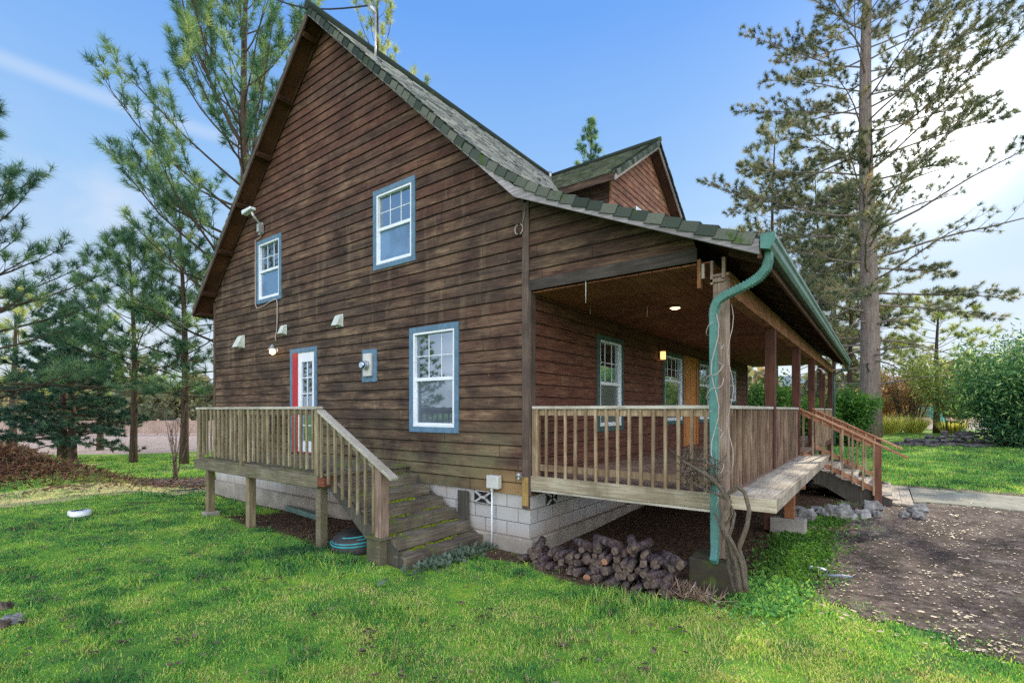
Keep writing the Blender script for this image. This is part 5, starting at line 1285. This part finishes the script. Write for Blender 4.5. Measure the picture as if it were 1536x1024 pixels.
for i in range(60):
    sx_, sy_ = rg.uniform(1022, 1080), rg.uniform(688, 735); a = rg.uniform(-2.8, -.6); P = [vp(sx_, sy_, -.3)]; L = rg.uniform(8, 26)
    for j in range(4): a += rg.uniform(-.4, .4); sx_ += math.cos(a)*L/3; sy_ += math.sin(a)*L/3; P.append(vp(sx_, sy_, -.3+.05*rg.uniform(-1, 1)))
    mb.tube(P, [.007, .006, .005, .004, .002], 4)
mb.build('twigs', M['vine'], vn)
mb = MB()     # tendrils wound round the downspout
for z0 in (1.15, 1.7, 2.05, 2.3, 2.62):
    P = []
    for j in range(16):
        a = j/15*5.2+z0*7; P.append(Vector((2.50-2.86+.085*math.cos(a), -.17+.35+.085*math.sin(a)-.02, z0+j*.018+.02*math.sin(j))))
    mb.tube(P, .005, 4)
P = [Vector((2.52-2.86+.04*math.sin(j*.9), -.26+.35, .95+j*.12)) for j in range(18)]; mb.tube(P, .006, 4)
P = [Vector((2.62-2.86+.03*math.sin(j*1.1), -.03+.35, 1.3+j*.13)) for j in range(15)]; mb.tube(P, .005, 4)
mb.build('tendrils', M['cable'], vn)
# low plants: strap leaves by the pier, ground cover beside the ledge, grey rosettes by the steps
def patch(name, c, rx, ry, n, ln, w, mat, seed, label, up=.6, cat='plants', tlo=.2, thi=.8):
    r = np.random.default_rng(seed); x = c[0]+rx*r.normal(0, .5, n); y = c[1]+ry*r.normal(0, .5, n); z = gz(x, y)+.01+.05*r.random(n)
    d = r.normal(size=(n, 3)); d[:, 2] = np.abs(d[:, 2])*up+.15; d = unit(d); s = unit(np.cross(d, r.normal(size=(n, 3)))); L = (ln*(.6+.8*r.random(n)))[:, None]; P = np.stack([x, y, z], -1)
    V = np.stack([P, P+d*L*.5+s*w, P+d*L, P+d*L*.5-s*w], 1).reshape(-1, 3)
    return soup(name, V, 4, M[mat], None, np.repeat(tlo+(thi-tlo)*r.random(n), 4), label=label, cat=cat, kind='stuff')
patch('ground_cover', (3.0, 2.1), .35, 1.6, 9000, .05, .013, 'leaf_shrub', 1, 'low leafy green ground cover along the ledge')
patch('ground_cover', (3.1, 4.2), .35, .7, 3500, .05, .014, 'leaf_shrub', 2, 'green ground cover in front of the rocks')
patch('ground_cover', (2.95, .1), .35, .6, 4500, .05, .011, 'grass', 3, 'bright weeds beside the vine base')
patch('strap_leaves', (2.25, -.42), .4, .12, 260, .16, .006, 'litter', 4, 'dry strap leaved plants in front of the mossy pier', up=1.6, tlo=.4, thi=1)
M['leaf_grey'] = leafmat('grey_green_leaves', [(0, (.05, .085, .06)), (.5, (.11, .16, .12)), (1, (.22, .28, .22))], .2)
patch('rosettes', (-.62, -.9), .16, .75, 420, .085, .028, 'leaf_grey', 5, 'grey green leafy weeds along the lowest side step', up=1.0)
# power line to the mast
mb = MB(); a = Vector((-3.98, .37, 9.8)); b = Vector((-9.0, -.3, 12.9))
mb.tube([a.lerp(b, f)-Vector((0, 0, .5*math.sin(f*math.pi))) for f in np.linspace(0, 1, 14)], .016, 5)
mb.build('power_line', M['cabled'], None, label='black power line running from the roof mast to the upper left', cat='cable')

# ------------------------------------------------------------------ LIGHT
SUN_EL = R_(23.6); sx_, sy_ = math.sin(R_(3.7)), math.cos(R_(3.7))
sv = Vector((sx_*math.cos(SUN_EL), sy_*math.cos(SUN_EL), math.sin(SUN_EL)))
ld = bpy.data.lights.new('sun', 'SUN'); ld.energy = 5.0; ld.angle = R_(.53); ld.color = (1, .87, .66)
lo = bpy.data.objects.new('sun', ld); col.objects.link(lo); lo.rotation_euler = (-sv).to_track_quat('-Z', 'Y').to_euler(); lo.location = (0, 0, 20)
w = bpy.data.worlds.new('World'); scene.world = w; w.use_nodes = True; T = w.node_tree; T.nodes.clear()
class WT(NT):
    def __init__(s, tree): s.t = tree
wt = WT(T)
sky = wt.n('ShaderNodeTexSky'); sky.sky_type = 'NISHITA'; sky.sun_disc = False; sky.sun_elevation = SUN_EL; sky.sun_rotation = R_(3.7); sky.air_density = 1.0; sky.dust_density = .15; sky.ozone_density = 1.6
co = wt.coord('Generated')
dx, dy, dz = wt.sep(co)
def dot(v): 
    m = wt.n('ShaderNodeVectorMath'); m.operation = 'DOT_PRODUCT'; wt.set(m.inputs[0], co); m.inputs[1].default_value = v; return m.outputs['Value']
ahead = dot((F[0], F[1], 0))
# cloud plane mapping
zc = wt.math('MAXIMUM', dz, .04); cp = wt.comb(wt.math('DIVIDE', dx, zc), wt.math('DIVIDE', dy, zc), 0)
cn = wt.noise(wt.mapping(cp, (.5, .9, 1), (3, 1, 0), (0, 0, .5)), .8, 6, .6, .3)
SKS = .13
skyc = wt.mix(1, sky.outputs[0], (SKS, SKS, SKS), 'MULTIPLY')
grad = wt.ramp(wt.math('MAXIMUM', dz, 0), [(0, (.84, .91, .98)), (.14, (.70, .83, .98)), (.36, (.38, .64, 1.0)), (.62, (.165, .42, .99)), (1, (.11, .30, .82))])
skyc = wt.mix(.90, skyc, grad)
sd_c = dot(tuple(sv))
# thin cirrus ahead, mostly low in the sky
cir = wt.math('MULTIPLY', wt.step(cn, .48, .70), wt.math('MULTIPLY', wt.step(dz, .60, .10, .06, .8), wt.step(sd_c, .75, .97, 1, .25)))
skyc = wt.mix(cir, skyc, (.80, .86, .98))
# one thin contrail-like streak low on the left
pn = dot((-.42, .30, -.86)); az_ = dot((-math.cos(YAW-R_(8)), -math.sin(YAW-R_(8)), 0))
strk = wt.math('MULTIPLY', wt.step(wt.math('ABSOLUTE', wt.math('SUBTRACT', dz, wt.math('ADD', .385, wt.math('MULTIPLY', az_, .08)))), .016, .0), wt.step(az_, .42, .60))
skyc = wt.mix(wt.math('MULTIPLY', strk, .3), skyc, (.85, .92, 1.0))
# bright cumulus added out of view behind the camera, shaped as fill light
bk = wt.math('SUBTRACT', wt.math('MULTIPLY', dz, -.25), ahead)
cu = wt.math('MULTIPLY', wt.step(bk, .02, .45), wt.step(cn, .30, .58, .35, 1))
skyc = wt.mix(cu, skyc, (3.0, 3.02, 3.1))
# aureole of the sun
sd_ = dot(tuple(sv)); 
gl = wt.math('POWER', wt.math('MAXIMUM', sd_, 0), 260); gl2 = wt.math('POWER', wt.math('MAXIMUM', sd_, 0), 34)
gsum = wt.math('ADD', wt.math('MULTIPLY', gl, 2.6), wt.math('MULTIPLY', gl2, .16))
skyc = wt.mix(1, skyc, wt.mix(1, wt.comb(gsum, gsum, gsum), (1, .92, .78), 'MULTIPLY'), 'ADD')
bg = wt.n('ShaderNodeBackground'); wt.set(bg.inputs[0], skyc); bg.inputs[1].default_value = 1.0
ow = wt.n('ShaderNodeOutputWorld'); T.links.new(bg.outputs[0], ow.inputs[0])
scene.view_settings.view_transform = 'Standard'; scene.view_settings.look = 'None'; scene.view_settings.exposure = 0
scene.cycles.use_denoising = False
scene.cycles.max_bounces = 6; scene.cycles.sample_clamp_indirect = 3
w.cycles.sampling_method = 'MANUAL'; w.cycles.sample_map_resolution = 4096
